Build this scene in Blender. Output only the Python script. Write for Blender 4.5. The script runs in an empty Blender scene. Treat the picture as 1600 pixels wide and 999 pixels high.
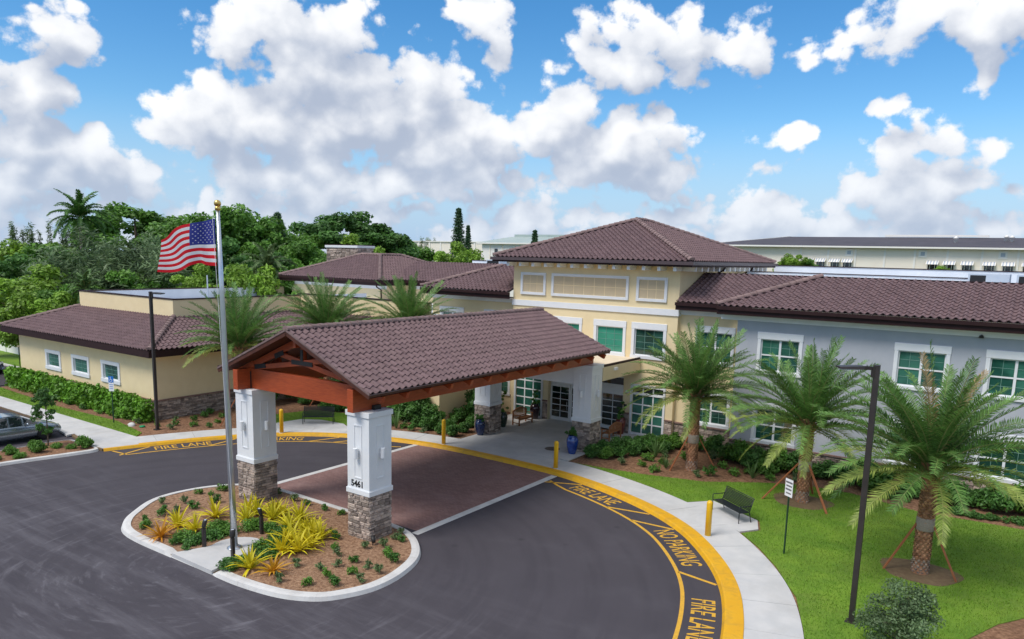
import bpy, bmesh, math, random
import numpy as np
from mathutils import Vector, Matrix, Euler
from mathutils.geometry import tessellate_polygon
random.seed(7)
RNG = np.random.default_rng(11)
R = math.radians
scene = bpy.context.scene
COL = scene.collection

# ------------------------------------------------------------------ camera
yaw, pitch, roll = R(35.21418), R(9.09215), R(-1.425566)
fwd = Vector((-math.sin(yaw)*math.cos(pitch), math.cos(yaw)*math.cos(pitch), -math.sin(pitch)))
right = Vector((math.cos(yaw), math.sin(yaw), 0))
down = fwd.cross(right)
r2 = math.cos(roll)*right + math.sin(roll)*down
d2 = -math.sin(roll)*right + math.cos(roll)*down
cam_data = bpy.data.cameras.new('camera')
cam = bpy.data.objects.new('camera', cam_data)
COL.objects.link(cam)
cam.matrix_world = Matrix(((r2.x, -d2.x, -fwd.x, 0), (r2.y, -d2.y, -fwd.y, 0), (r2.z, -d2.z, -fwd.z, 10.6), (0, 0, 0, 1)))
cam_data.sensor_width = 36
cam_data.lens = 36*1172.133/1600
cam_data.shift_y = 88.08/1600
cam_data.clip_start = 0.3
cam_data.clip_end = 4000
scene.camera = cam

# ------------------------------------------------------------------ sky and sun
SUN_DIR = Vector((-0.24, -0.66, 1.0)).normalized()
world = bpy.data.worlds.new('World')
scene.world = world
world.use_nodes = True

def make_sky():
    # cumulus laid out by compass bearing and elevation (radians): bearing, elevation, half sizes
    blobs = [(-0.863, 0.216, 0.114, 0.079), (-0.939, 0.152, 0.11, 0.058), (-0.785, 0.17, 0.15, 0.068), (-0.877, 0.264, 0.105, 0.048), (-0.704, 0.139, 0.186, 0.05), (-0.989, 0.166, 0.057, 0.05), (-0.507, 0.128, 0.114, 0.039), (-0.573, 0.162, 0.065, 0.054), (-0.403, 0.267, 0.122, 0.048), (-0.495, 0.233, 0.068, 0.03), (-0.312, 0.253, 0.029, 0.027), (-0.155, 0.261, 0.09, 0.037), (-0.077, 0.267, 0.053, 0.027), (-0.08, 0.217, 0.023, 0.018), (-1.143, 0.228, 0.042, 0.031), (-1.179, 0.163, 0.044, 0.042), (-1.191, 0.112, 0.041, 0.033), (-1.12, 0.087, 0.07, 0.032), (-1.194, 0.069, 0.053, 0.027), (-0.145, 0.091, 0.085, 0.032), (-0.082, 0.09, 0.043, 0.021), (-0.143, 0.173, 0.025, 0.018), (-0.118, 0.143, 0.03, 0.014), (-0.312, 0.104, 0.035, 0.011), (-0.292, 0.138, 0.031, 0.015), (-0.678, 0.287, 0.044, 0.028), (-0.637, 0.251, 0.023, 0.019), (-0.459, 0.151, 0.064, 0.031), (-0.456, 0.093, 0.097, 0.024), (-0.785, 0.085, 0.261, 0.04), (-0.061, 0.123, 0.018, 0.012)]
    def density_group(name, fine):
        """thickness of cloud in a given direction; without `fine` only the large shapes, for the shading"""
        g = bpy.data.node_groups.new(name, 'ShaderNodeTree')
        g.interface.new_socket('Vector', in_out='INPUT', socket_type='NodeSocketVector')
        g.interface.new_socket('Density', in_out='OUTPUT', socket_type='NodeSocketFloat')
        n, l = g.nodes, g.links
        gi, go = n.new('NodeGroupInput'), n.new('NodeGroupOutput')
        def math_(op, a, b=None, c=None):
            m = n.new('ShaderNodeMath'); m.operation = op
            for k, v in enumerate((a, b, c)):
                if v is None: continue
                if isinstance(v, (int, float)): m.inputs[k].default_value = v
                else: l.new(v, m.inputs[k])
            return m.outputs[0]
        def noise(vec, scale, detail, rough=.55, what='Fac'):
            t = n.new('ShaderNodeTexNoise'); t.inputs['Scale'].default_value = scale; t.inputs['Detail'].default_value = detail; t.inputs['Roughness'].default_value = rough
            l.new(vec, t.inputs['Vector']); return t.outputs[what]
        d = gi.outputs[0]
        ws = n.new('ShaderNodeVectorMath'); ws.operation = 'SUBTRACT'; l.new(noise(d, 8, 2, .6, 'Color'), ws.inputs[0]); ws.inputs[1].default_value = (.5, .5, .5)
        wm = n.new('ShaderNodeVectorMath'); wm.operation = 'MULTIPLY_ADD'; l.new(ws.outputs[0], wm.inputs[0]); wm.inputs[1].default_value = (.12, .12, .09); l.new(d, wm.inputs[2])
        sp = n.new('ShaderNodeSeparateXYZ'); l.new(wm.outputs[0], sp.inputs[0])
        az = math_('ARCTAN2', sp.outputs[0], sp.outputs[1]); el = math_('ARCSINE', sp.outputs[2])
        cv = n.new('ShaderNodeCombineXYZ'); l.new(az, cv.inputs[0]); l.new(el, cv.inputs[1])
        field = None
        for (a, e, ra, re) in blobs:
            grow = 1.14 if re > .035 else 1.32
            m = n.new('ShaderNodeVectorMath'); m.operation = 'MULTIPLY_ADD'; l.new(cv.outputs[0], m.inputs[0])
            m.inputs[1].default_value = (1/(ra*grow), 1/(re*grow), 0); m.inputs[2].default_value = (-a/(ra*grow), -e/(re*grow), 0)
            q = n.new('ShaderNodeVectorMath'); q.operation = 'LENGTH'; l.new(m.outputs[0], q.inputs[0])
            h = min(1.0, .25+re/.055)
            q = math_('MULTIPLY_ADD', q.outputs['Value'], -h, h)
            field = q if field is None else math_('SMOOTH_MAX', field, q, .25)
        # a low bank of small clouds towards the horizon
        field = math_('MAXIMUM', field, math_('MINIMUM', math_('MULTIPLY', math_('SUBTRACT', .092, el), 8.0), .36))
        # broken cloud overhead, the cover that veils the sun, and scattered cumulus all the way round
        field = math_('MAXIMUM', field, math_('MINIMUM', math_('MULTIPLY', math_('SUBTRACT', el, .42), 3.0), .42))
        side = math_('MINIMUM', math_('MULTIPLY', math_('SUBTRACT', math_('ABSOLUTE', math_('ADD', az, .62)), .70), 6.0), 0.0)
        field = math_('MAXIMUM', field, math_('ADD', side, math_('MULTIPLY', math_('SUBTRACT', noise(d, 3.2, 2), .47), 3.0)))
        sc = n.new('ShaderNodeVectorMath'); sc.operation = 'MULTIPLY'; l.new(d, sc.inputs[0]); sc.inputs[1].default_value = (13, 13, 15)
        nz = math_('MULTIPLY', math_('SUBTRACT', noise(sc.outputs[0], 1, 8 if fine else 2, .63), .5), 1.85 if fine else 1.2)
        wb = n.new('ShaderNodeVectorMath'); wb.operation = 'MULTIPLY_ADD'; l.new(ws.outputs[0], wb.inputs[0]); wb.inputs[1].default_value = (.9, .9, .9); l.new(sc.outputs[0], wb.inputs[2])
        for vs_, amp in (((1.7, .60), (4.4, .34)) if fine else ((1.7, .60),)):
            vo = n.new('ShaderNodeTexVoronoi'); vo.feature = 'F1'; vo.inputs['Scale'].default_value = vs_
            l.new(wb.outputs[0], vo.inputs['Vector'])
            nz = math_('ADD', nz, math_('MULTIPLY', math_('SUBTRACT', .45, vo.outputs['Distance']), amp))
        l.new(math_('ADD', field, nz), go.inputs[0])
        return g
    g_fine, g_soft = density_group('cloud_density', True), density_group('cloud_shape', False)

    nt = world.node_tree; n = nt.nodes; L = nt.links
    n.clear()
    out = n.new('ShaderNodeOutputWorld'); bg = n.new('ShaderNodeBackground')
    bg.inputs['Strength'].default_value = 0.10
    L.new(bg.outputs[0], out.inputs[0])
    sky = n.new('ShaderNodeTexSky'); sky.sky_type = 'NISHITA'; sky.sun_disc = False
    sky.sun_elevation = math.asin(SUN_DIR.z); sky.sun_rotation = math.atan2(SUN_DIR.x, SUN_DIR.y)
    sky.altitude = 0; sky.air_density = 1.0; sky.dust_density = 0.0; sky.ozone_density = 3.0
    tc = n.new('ShaderNodeTexCoord')
    d0 = n.new('ShaderNodeGroup'); d0.node_tree = g_fine; L.new(tc.outputs['Generated'], d0.inputs[0])
    of = n.new('ShaderNodeVectorMath'); of.operation = 'ADD'; L.new(tc.outputs['Generated'], of.inputs[0])
    of.inputs[1].default_value = (-.016, -.010, .034)
    d1 = n.new('ShaderNodeGroup'); d1.node_tree = g_soft; L.new(of.outputs[0], d1.inputs[0])
    def m2(op, a, b):
        m = n.new('ShaderNodeMath'); m.operation = op
        for k, v in enumerate((a, b)):
            if isinstance(v, (int, float)): m.inputs[k].default_value = v
            else: L.new(v, m.inputs[k])
        return m.outputs[0]
    def ramp(v, a, b, c=0.0, d_=1.0):
        r = n.new('ShaderNodeMapRange'); r.interpolation_type = 'SMOOTHSTEP'
        r.inputs[1].default_value = a; r.inputs[2].default_value = b; r.inputs[3].default_value = c; r.inputs[4].default_value = d_
        L.new(v, r.inputs[0]); return r.outputs[0]
    mask = ramp(d0.outputs[0], 0.0, .26)
    # light from the upper left: cloud standing between a point and the sun shades it
    lit = ramp(m2('ADD', m2('MULTIPLY', d1.outputs[0], -.85), m2('MULTIPLY', d0.outputs[0], .55)), -.58, .50)
    cc = n.new('ShaderNodeMixRGB'); cc.inputs[1].default_value = (2.35, 2.7, 3.4, 1); cc.inputs[2].default_value = (5.35, 5.42, 5.55, 1)
    L.new(lit, cc.inputs[0])
    sx = n.new('ShaderNodeSeparateXYZ'); L.new(tc.outputs['Generated'], sx.inputs[0])
    air = n.new('ShaderNodeMapRange'); air.inputs[1].default_value = 0.0; air.inputs[2].default_value = .15; air.inputs[3].default_value = .45; air.inputs[4].default_value = 0.0
    L.new(sx.outputs[2], air.inputs[0])
    # clear air: the physical sky, its blue made fuller as a camera records it
    hs = n.new('ShaderNodeHueSaturation'); hs.inputs['Hue'].default_value = .499; hs.inputs['Saturation'].default_value = 1.34; hs.inputs['Value'].default_value = .78
    L.new(sky.outputs[0], hs.inputs['Color'])
    low = n.new('ShaderNodeMapRange'); low.inputs[1].default_value = .0; low.inputs[2].default_value = .17; low.inputs[3].default_value = 1.0; low.inputs[4].default_value = 0.0; L.new(sx.outputs[2], low.inputs[0])
    cl = n.new('ShaderNodeMixRGB'); L.new(low.outputs[0], cl.inputs[0]); L.new(hs.outputs[0], cl.inputs[1]); cl.inputs[2].default_value = (1.75, 2.85, 4.4, 1)
    mx = n.new('ShaderNodeMixRGB'); L.new(mask, mx.inputs[0]); L.new(cl.outputs[0], mx.inputs[1]); L.new(cc.outputs[0], mx.inputs[2])
    hz = n.new('ShaderNodeMixRGB'); L.new(air.outputs[0], hz.inputs[0]); L.new(mx.outputs[0], hz.inputs[1]); hz.inputs[2].default_value = (2.5, 3.2, 4.15, 1)
    L.new(hz.outputs[0], bg.inputs['Color'])
make_sky()
world.cycles.sampling_method = 'MANUAL'
world.cycles.sample_map_resolution = 512

sun_data = bpy.data.lights.new('sun', 'SUN')
sun_data.energy = 1.5
sun_data.angle = R(24)
sun_data.color = (1.0, 0.95, 0.88)
sun = bpy.data.objects.new('sun', sun_data)
COL.objects.link(sun)
sun.rotation_euler = SUN_DIR.to_track_quat('Z', 'Y').to_euler()
sun.location = (0, 0, 60)

scene.view_settings.view_transform = 'Standard'
scene.view_settings.look = 'None'
scene.view_settings.gamma = 1
scene.view_settings.use_curve_mapping = False
scene.view_settings.exposure = 0.95

# ------------------------------------------------------------------ materials
MATS = {}
def nodes_of(name):
    m = bpy.data.materials.new(name); m.use_nodes = True
    nt = m.node_tree
    b = nt.nodes['Principled BSDF']
    MATS[name] = m
    return m, nt, nt.nodes, nt.links, b

def mat(name, c1, c2=None, scale=4.0, rough=.7, bump=0.0, bscale=40.0, spec=.4, metal=0.0, detail=6, tint=0.0, stain=None, stain_scale=.4, stain_amt=.5, coat=0.0, bdist=.02, lo=.35, hi=.65, world_pos=False, stretch=(1, 1, 1), trans=0.0):
    m, nt, n, l, b = nodes_of(name)
    b.inputs['Roughness'].default_value = rough
    b.inputs['Specular IOR Level'].default_value = spec
    b.inputs['Metallic'].default_value = metal
    b.inputs['Coat Weight'].default_value = coat
    tc = n.new('ShaderNodeTexCoord')
    vec = tc.outputs['Object']
    if world_pos:
        vec = n.new('ShaderNodeNewGeometry').outputs['Position']
    mp = n.new('ShaderNodeMapping'); mp.inputs['Scale'].default_value = stretch
    l.new(vec, mp.inputs['Vector']); vec = mp.outputs[0]
    col = None
    if c2 is not None:
        tx = n.new('ShaderNodeTexNoise'); tx.inputs['Scale'].default_value = scale; tx.inputs['Detail'].default_value = detail; tx.inputs['Roughness'].default_value = .6
        l.new(vec, tx.inputs['Vector'])
        mr = n.new('ShaderNodeMapRange'); mr.inputs[1].default_value = lo; mr.inputs[2].default_value = hi
        l.new(tx.outputs['Fac'], mr.inputs[0])
        mx = n.new('ShaderNodeMixRGB'); mx.inputs[1].default_value = (*c1, 1); mx.inputs[2].default_value = (*c2, 1)
        l.new(mr.outputs[0], mx.inputs[0]); col = mx.outputs[0]
    if stain is not None:
        tx = n.new('ShaderNodeTexNoise'); tx.inputs['Scale'].default_value = stain_scale; tx.inputs['Detail'].default_value = 7; tx.inputs['Roughness'].default_value = .65; tx.inputs['Distortion'].default_value = .6
        l.new(vec, tx.inputs['Vector'])
        mr = n.new('ShaderNodeMapRange'); mr.inputs[1].default_value = .48; mr.inputs[2].default_value = .72; mr.inputs[4].default_value = stain_amt
        l.new(tx.outputs['Fac'], mr.inputs[0])
        mx = n.new('ShaderNodeMixRGB'); mx.inputs[2].default_value = (*stain, 1)
        if col is None: mx.inputs[1].default_value = (*c1, 1)
        else: l.new(col, mx.inputs[1])
        l.new(mr.outputs[0], mx.inputs[0]); col = mx.outputs[0]
    if tint > 0:                     # each piece its own shade, stored on the mesh
        at = n.new('ShaderNodeAttribute'); at.attribute_name = 'tint'
        mr = n.new('ShaderNodeMapRange'); mr.inputs[3].default_value = 1-tint; mr.inputs[4].default_value = 1+tint
        l.new(at.outputs['Fac'], mr.inputs[0])
        mx = n.new('ShaderNodeMixRGB'); mx.blend_type = 'MULTIPLY'; mx.inputs[0].default_value = 1
        if col is None: mx.inputs[1].default_value = (*c1, 1)
        else: l.new(col, mx.inputs[1])
        l.new(mr.outputs[0], mx.inputs[2]); col = mx.outputs[0]
    if col is None: b.inputs['Base Color'].default_value = (*c1, 1)
    else: l.new(col, b.inputs['Base Color'])
    if bump > 0:
        tx = n.new('ShaderNodeTexNoise'); tx.inputs['Scale'].default_value = bscale; tx.inputs['Detail'].default_value = 4
        l.new(vec, tx.inputs['Vector'])
        bp = n.new('ShaderNodeBump'); bp.inputs['Strength'].default_value = bump; bp.inputs['Distance'].default_value = bdist
        l.new(tx.outputs['Fac'], bp.inputs['Height']); l.new(bp.outputs[0], b.inputs['Normal'])
    if trans > 0:
        tr = n.new('ShaderNodeBsdfTranslucent'); ms = n.new('ShaderNodeMixShader'); ms.inputs[0].default_value = trans
        if col is None: tr.inputs[0].default_value = (*c1, 1)
        else: l.new(col, tr.inputs[0])
        l.new(b.outputs[0], ms.inputs[1]); l.new(tr.outputs[0], ms.inputs[2])
        l.new(ms.outputs[0], n['Material Output'].inputs['Surface'])
    return m

def asphalt_mat():
    m, nt, n, l, b = nodes_of('asphalt')
    g = n.new('ShaderNodeNewGeometry')
    def noise(scale, detail=6, dist=0.0, st=None, rough=.6):
        t = n.new('ShaderNodeTexNoise'); t.inputs['Scale'].default_value = scale; t.inputs['Detail'].default_value = detail; t.inputs['Distortion'].default_value = dist; t.inputs['Roughness'].default_value = rough
        if st:
            mp = n.new('ShaderNodeMapping'); mp.inputs['Scale'].default_value = st; mp.inputs['Rotation'].default_value = (0, 0, R(-35)); l.new(g.outputs['Position'], mp.inputs[0]); l.new(mp.outputs[0], t.inputs['Vector'])
        else: l.new(g.outputs['Position'], t.inputs['Vector'])
        return t.outputs['Fac']
    def rng(v, a, b_, c=0, d=1):
        r = n.new('ShaderNodeMapRange'); r.inputs[1].default_value = a; r.inputs[2].default_value = b_; r.inputs[3].default_value = c; r.inputs[4].default_value = d; l.new(v, r.inputs[0]); return r.outputs[0]
    def mix(f, a, c, mode='MIX'):
        x = n.new('ShaderNodeMixRGB'); x.blend_type = mode
        for k, v in ((0, f), (1, a), (2, c)):
            if isinstance(v, (int, float)): x.inputs[k].default_value = v
            elif isinstance(v, tuple): x.inputs[k].default_value = (*v, 1)
            else: l.new(v, x.inputs[k])
        return x.outputs[0]
    def mul(a, c):
        x = n.new('ShaderNodeMath'); x.operation = 'MULTIPLY'
        for k, v in ((0, a), (1, c)):
            if isinstance(v, (int, float)): x.inputs[k].default_value = v
            else: l.new(v, x.inputs[k])
        return x.outputs[0]
    c = mix(rng(noise(.35, 5), .3, .7), (.045, .040, .050), (.056, .050, .062))
    c = mix(rng(noise(60, 2), .3, .7, 0, .35), c, (.11, .10, .11))
    # wear left by cars circling the island: marks that follow the turn
    sb = n.new('ShaderNodeVectorMath'); sb.operation = 'SUBTRACT'; l.new(g.outputs['Position'], sb.inputs[0]); sb.inputs[1].default_value = (-22.5, 14.0, 0)
    ln = n.new('ShaderNodeVectorMath'); ln.operation = 'LENGTH'; l.new(sb.outputs[0], ln.inputs[0])
    sq = n.new('ShaderNodeSeparateXYZ'); l.new(sb.outputs[0], sq.inputs[0])
    at = n.new('ShaderNodeMath'); at.operation = 'ARCTAN2'; l.new(sq.outputs[0], at.inputs[0]); l.new(sq.outputs[1], at.inputs[1])
    cb = n.new('ShaderNodeCombineXYZ'); l.new(ln.outputs['Value'], cb.inputs[0]); l.new(at.outputs[0], cb.inputs[1])
    tk = n.new('ShaderNodeTexNoise'); tk.inputs['Scale'].default_value = 1.5; tk.inputs['Detail'].default_value = 6; tk.inputs['Roughness'].default_value = .55; l.new(cb.outputs[0], tk.inputs['Vector'])
    c = mix(rng(tk.outputs['Fac'], .45, .65, 0, .3), c, (.032, .028, .036))
    c = mix(rng(noise(.7, 8, .3), .55, .75, 0, .35), c, (.085, .080, .090))
    vo = n.new('ShaderNodeTexVoronoi'); vo.inputs['Scale'].default_value = .55; l.new(g.outputs['Position'], vo.inputs['Vector'])
    c = mix(rng(vo.outputs['Distance'], .10, .02, 0, .5), c, (.022, .020, .023))       # oil drips
    # pale construction dust on the open lot before the island
    sp = n.new('ShaderNodeSeparateXYZ'); l.new(g.outputs['Position'], sp.inputs[0])
    front = rng(sp.outputs[1], 19, 12.5)
    dust = mul(rng(noise(.42, 11, .15, (.35, 2.6, 1), .74), .47, .74), front)
    c = mix(mul(dust, .42), c, (.21, .20, .225))
    tk2 = n.new('ShaderNodeTexNoise'); tk2.inputs['Scale'].default_value = 3.2; tk2.inputs['Detail'].default_value = 9; tk2.inputs['Roughness'].default_value = .68; l.new(cb.outputs[0], tk2.inputs['Vector'])
    c = mix(mul(rng(tk2.outputs['Fac'], .54, .74), mul(front, .5)), c, (.21, .20, .225))   # dusty tyre arcs
    c = mix(rng(noise(420, 1), .62, .75, 0, .35), c, (.17, .165, .17))                      # pale aggregate
    l.new(c, b.inputs['Base Color'])
    b.inputs['Roughness'].default_value = .82; b.inputs['Specular IOR Level'].default_value = .3
    bp = n.new('ShaderNodeBump'); bp.inputs['Strength'].default_value = .5; bp.inputs['Distance'].default_value = .006; l.new(noise(90, 3), bp.inputs['Height']); l.new(bp.outputs[0], b.inputs['Normal'])
asphalt_mat()

def paver_mat():
    m, nt, n, l, b = nodes_of('pavers')
    g = n.new('ShaderNodeNewGeometry')
    br = n.new('ShaderNodeTexBrick'); br.inputs['Scale'].default_value = 1; br.inputs['Brick Width'].default_value = .22; br.inputs['Row Height'].default_value = .11; br.inputs['Mortar Size'].default_value = .006
    br.inputs['Color1'].default_value = (.22, .118, .105, 1); br.inputs['Color2'].default_value = (.28, .16, .142, 1); br.inputs['Mortar'].default_value = (.14, .09, .08, 1)
    l.new(g.outputs['Position'], br.inputs['Vector'])
    t = n.new('ShaderNodeTexNoise'); t.inputs['Scale'].default_value = .8; t.inputs['Detail'].default_value = 7; l.new(g.outputs['Position'], t.inputs['Vector'])
    mr = n.new('ShaderNodeMapRange'); mr.inputs[1].default_value = .5; mr.inputs[2].default_value = .75; mr.inputs[4].default_value = .45; l.new(t.outputs['Fac'], mr.inputs[0])
    mx = n.new('ShaderNodeMixRGB'); mx.inputs[2].default_value = (.34, .225, .205, 1); l.new(br.outputs['Color'], mx.inputs[1]); l.new(mr.outputs[0], mx.inputs[0])
    l.new(mx.outputs[0], b.inputs['Base Color']); b.inputs['Roughness'].default_value = .8
paver_mat()

mat('concrete', (.50, .50, .50), (.58, .57, .56), 1.2, .85, .15, 60, stain=(.38, .36, .33), stain_scale=.5, stain_amt=.4, world_pos=True, bdist=.004)
mat('kerb_concrete', (.55, .54, .53), (.64, .63, .61), 2, .85, .2, 50, stain=(.36, .33, .30), stain_scale=1.2, stain_amt=.4, world_pos=True, bdist=.005)
mat('yellow_paint', (.70, .355, .008), (.74, .40, .012), 1.2, .55, .1, 40, stain=(.36, .21, .05), stain_scale=2.4, stain_amt=.6, world_pos=True, bdist=.004)
mat('road_yellow', (.72, .40, .03), (.62, .34, .04), 9, .65, world_pos=True, stain=(.22, .14, .05), stain_scale=7, stain_amt=.35)
mat('bollard_yellow', (.80, .45, .01), (.84, .50, .015), 3, .42, coat=.2)
mat('roof_tile', (.136, .085, .090), (.170, .108, .113), 5, .7, .15, 30, tint=.11, stain=(.20, .135, .13), stain_scale=.9, stain_amt=.35, world_pos=True, bdist=.006, spec=.35)
mat('ridge_tile', (.19, .125, .12), (.26, .18, .17), 5, .75, .15, 30, tint=.15, world_pos=True, bdist=.006)
mat('roof_deck', (.085, .055, .055), (.11, .07, .07), 4, .85)
mat('fascia', (.026, .011, .012), (.034, .015, .015), 3, .55, spec=.2)
mat('gutter', (.075, .050, .055), (.085, .058, .062), 3, .35, spec=.5)
mat('stucco_yellow', (.78, .635, .385), (.82, .675, .42), 1.5, .88, .35, 120, stain=(.71, .575, .355), stain_scale=.5, stain_amt=.5, bdist=.006)
mat('stucco_panel', (.56, .45, .30), (.60, .48, .32), 1.5, .9, .3, 120, bdist=.006)
mat('stucco_grey', (.415, .435, .485), (.455, .47, .515), 1.3, .88, .35, 120, stain=(.385, .40, .45), stain_scale=.5, stain_amt=.5, bdist=.006)
mat('white_paint', (.76, .78, .80), (.80, .81, .82), 2, .5, stain=(.66, .68, .70), stain_scale=1.2, stain_amt=.35)
mat('trim_white', (.72, .74, .77), (.77, .78, .80), 2, .6, .1, 60, bdist=.004)
mat('cream', (.74, .62, .46), (.77, .65, .49), 2, .8)
mat('wood_red', (.44, .085, .024), (.33, .058, .018), 3, .42, .15, 25, stretch=(1, 1, 9), bdist=.004, coat=.15)
mat('wood_dark', (.10, .033, .018), (.07, .022, .013), 3, .5, stretch=(1, .2, 1))
mat('steel_black', (.022, .020, .020), (.03, .028, .027), 8, .5)
mat('bench_metal', (.010, .014, .016), (.016, .021, .023), 12, .42, spec=.5)
mat('bench_wood', (.36, .155, .06), (.28, .11, .045), 5, .6, .15, 20, stretch=(1, 1, 6), bdist=.004)
mat('stone', (.43, .35, .29), (.28, .22, .19), 5, .9, .7, 18, tint=.5, stain=(.40, .345, .30), stain_scale=3.5, stain_amt=.55, bdist=.03, world_pos=True)
mat('mortar', (.15, .115, .10), (.19, .15, .13), 6, .95)
mat('stone_cap', (.20, .12, .10), (.25, .16, .135), 6, .85)
def glass_mat(name, c, blind, amt, rough=.05):
    """tinted glass with closed blinds showing behind some of the panes"""
    m, nt, n, l, b = nodes_of(name)
    oi = n.new('ShaderNodeObjectInfo'); tc = n.new('ShaderNodeTexCoord')
    w = n.new('ShaderNodeTexWave'); w.bands_direction = 'Z'; w.inputs['Scale'].default_value = 5.5; w.inputs['Distortion'].default_value = .4; w.inputs['Detail'].default_value = 1; l.new(tc.outputs['Object'], w.inputs['Vector'])
    t = n.new('ShaderNodeTexNoise'); t.inputs['Scale'].default_value = .9; t.inputs['Detail'].default_value = 3; l.new(tc.outputs['Object'], t.inputs['Vector'])
    r1 = n.new('ShaderNodeMapRange'); r1.inputs[1].default_value = .42; r1.inputs[2].default_value = .58; r1.inputs[3].default_value = .25; r1.inputs[4].default_value = 1; l.new(t.outputs['Fac'], r1.inputs[0])
    r2 = n.new('ShaderNodeMapRange'); r2.inputs[3].default_value = .55; r2.inputs[4].default_value = 1.0; l.new(w.outputs['Fac'], r2.inputs[0])
    r3 = n.new('ShaderNodeMapRange'); r3.inputs[3].default_value = .6; r3.inputs[4].default_value = 1.0; l.new(oi.outputs['Random'], r3.inputs[0])
    a = n.new('ShaderNodeMath'); a.operation = 'MULTIPLY'; l.new(r1.outputs[0], a.inputs[0]); l.new(r2.outputs[0], a.inputs[1])
    a2 = n.new('ShaderNodeMath'); a2.operation = 'MULTIPLY'; l.new(a.outputs[0], a2.inputs[0]); l.new(r3.outputs[0], a2.inputs[1])
    a3 = n.new('ShaderNodeMath'); a3.operation = 'MULTIPLY'; l.new(a2.outputs[0], a3.inputs[0]); a3.inputs[1].default_value = amt
    mx = n.new('ShaderNodeMixRGB'); mx.inputs[1].default_value = (*c, 1); mx.inputs[2].default_value = (*blind, 1); l.new(a3.outputs[0], mx.inputs[0])
    l.new(mx.outputs[0], b.inputs['Base Color']); b.inputs['Roughness'].default_value = rough; b.inputs['Specular IOR Level'].default_value = .75; b.inputs['Coat Weight'].default_value = .4; b.inputs['Coat Roughness'].default_value = .02
    bp = n.new('ShaderNodeBump'); bp.inputs['Strength'].default_value = .10; bp.inputs['Distance'].default_value = .02
    t2 = n.new('ShaderNodeTexNoise'); t2.inputs['Scale'].default_value = 1.4; t2.inputs['Detail'].default_value = 1; l.new(tc.outputs['Object'], t2.inputs['Vector']); l.new(t2.outputs['Fac'], bp.inputs['Height']); l.new(bp.outputs[0], b.inputs['Normal']); l.new(bp.outputs[0], b.inputs['Coat Normal'])
glass_mat('glass_green', (.012, .060, .046), (.065, .25, .18), .9)
glass_mat('glass_bright', (.035, .24, .165), (.065, .36, .255), .8, .09)
glass_mat('glass_deep', (.008, .035, .028), (.04, .15, .11), .8, .04)
glass_mat('glass_dark', (.006, .013, .012), (.02, .045, .04), .7)
mat('muntin', (.17, .33, .28), (.20, .37, .31), 3, .5)
mat('panel_bar', (.80, .65, .40), None, 3, .8)
mat('mulch', (.15, .070, .036), (.36, .20, .115), 8, .95, .9, 22, stain=(.15, .075, .045), stain_scale=.6, stain_amt=.6, world_pos=True, bdist=.06, detail=9)
mat('mulch_light', (.18, .090, .048), (.44, .27, .165), 8, .95, .9, 22, stain=(.19, .10, .06), stain_scale=.9, stain_amt=.5, world_pos=True, bdist=.06, detail=9)
mat('soil', (.15, .095, .055), (.20, .14, .075), 6, .95, .6, 30)
mat('lawn', (.11, .225, .018), (.185, .31, .026), .8, .9, .8, 60, stain=(.15, .20, .035), stain_scale=.35, stain_amt=.55, world_pos=True, bdist=.03, detail=8)
mat('field', (.07, .11, .03), (.12, .15, .05), .05, .95, world_pos=True)
mat('grass_blade', (.13, .27, .018), (.20, .35, .03), .5, .7, tint=.4, stain=(.27, .31, .05), stain_scale=.3, stain_amt=.7, world_pos=True, trans=.25)
def leafmat(name, c, t=.45, c2=None, tr=.28, rough=.5):
    mat(name, c, c2 or tuple(min(1, v*1.35) for v in c), .5, rough, tint=t, trans=tr, spec=.35, world_pos=True)
leafmat('leaf_green', (.100, .22, .032))
leafmat('leaf_bright', (.19, .33, .038))
leafmat('leaf_dark', (.070, .165, .034))
leafmat('leaf_olive', (.115, .175, .078))
leafmat('leaf_conifer', (.045, .10, .042))
leafmat('leaf_hedge', (.12, .27, .024))
leafmat('leaf_shrub', (.068, .17, .032))
leafmat('leaf_grey', (.11, .17, .065))
leafmat('leaf_pale', (.11, .20, .06))
leafmat('palm_leaf', (.110, .215, .050), .45)
leafmat('palm_leaf_old', (.26, .32, .075), .35)
leafmat('palm_dry', (.33, .23, .11), .3)
leafmat('bromeliad', (.74, .62, .025), .3, (.58, .56, .03))
leafmat('bromeliad_orange', (.62, .27, .02), .3, (.60, .38, .03))
mat('palm_stem', (.20, .24, .07), (.28, .26, .10), 4, .6)
mat('palm_trunk', (.36, .165, .085), (.48, .26, .15), 7, .9, .6, 25, tint=.4, bdist=.03)
mat('palm_trunk_grey', (.30, .22, .17), (.40, .32, .26), 6, .95, .6, 25, tint=.4, bdist=.03)
mat('burlap', (.30, .24, .20), (.37, .31, .26), 20, .95)
mat('stake_wood', (.42, .15, .06), (.34, .11, .045), 8, .7, stretch=(1, 1, .2))
mat('bark', (.10, .075, .055), (.17, .13, .10), 5, .95, .6, 20)
mat('galvanised', (.55, .58, .62), (.62, .65, .68), 4, .28, metal=.85)
mat('gold', (.75, .50, .16), None, 4, .25, metal=1)
mat('lamp_bronze', (.028, .022, .022), (.038, .030, .029), 4, .45, spec=.5)
mat('lamp_lens', (.55, .60, .68), None, 4, .3)
mat('flag_red', (.78, .016, .03), (.72, .014, .026), 6, .75, trans=.4)
mat('flag_white', (.86, .86, .87), (.82, .82, .84), 6, .75, trans=.4)
mat('flag_blue', (.025, .035, .22), (.03, .04, .26), 6, .75, trans=.15)
mat('sign_white', (.80, .80, .80), None, 3, .45)
mat('sign_blue', (.02, .17, .55), None, 3, .45)
mat('ink', (.012, .012, .014), None, 3, .5)
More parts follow.
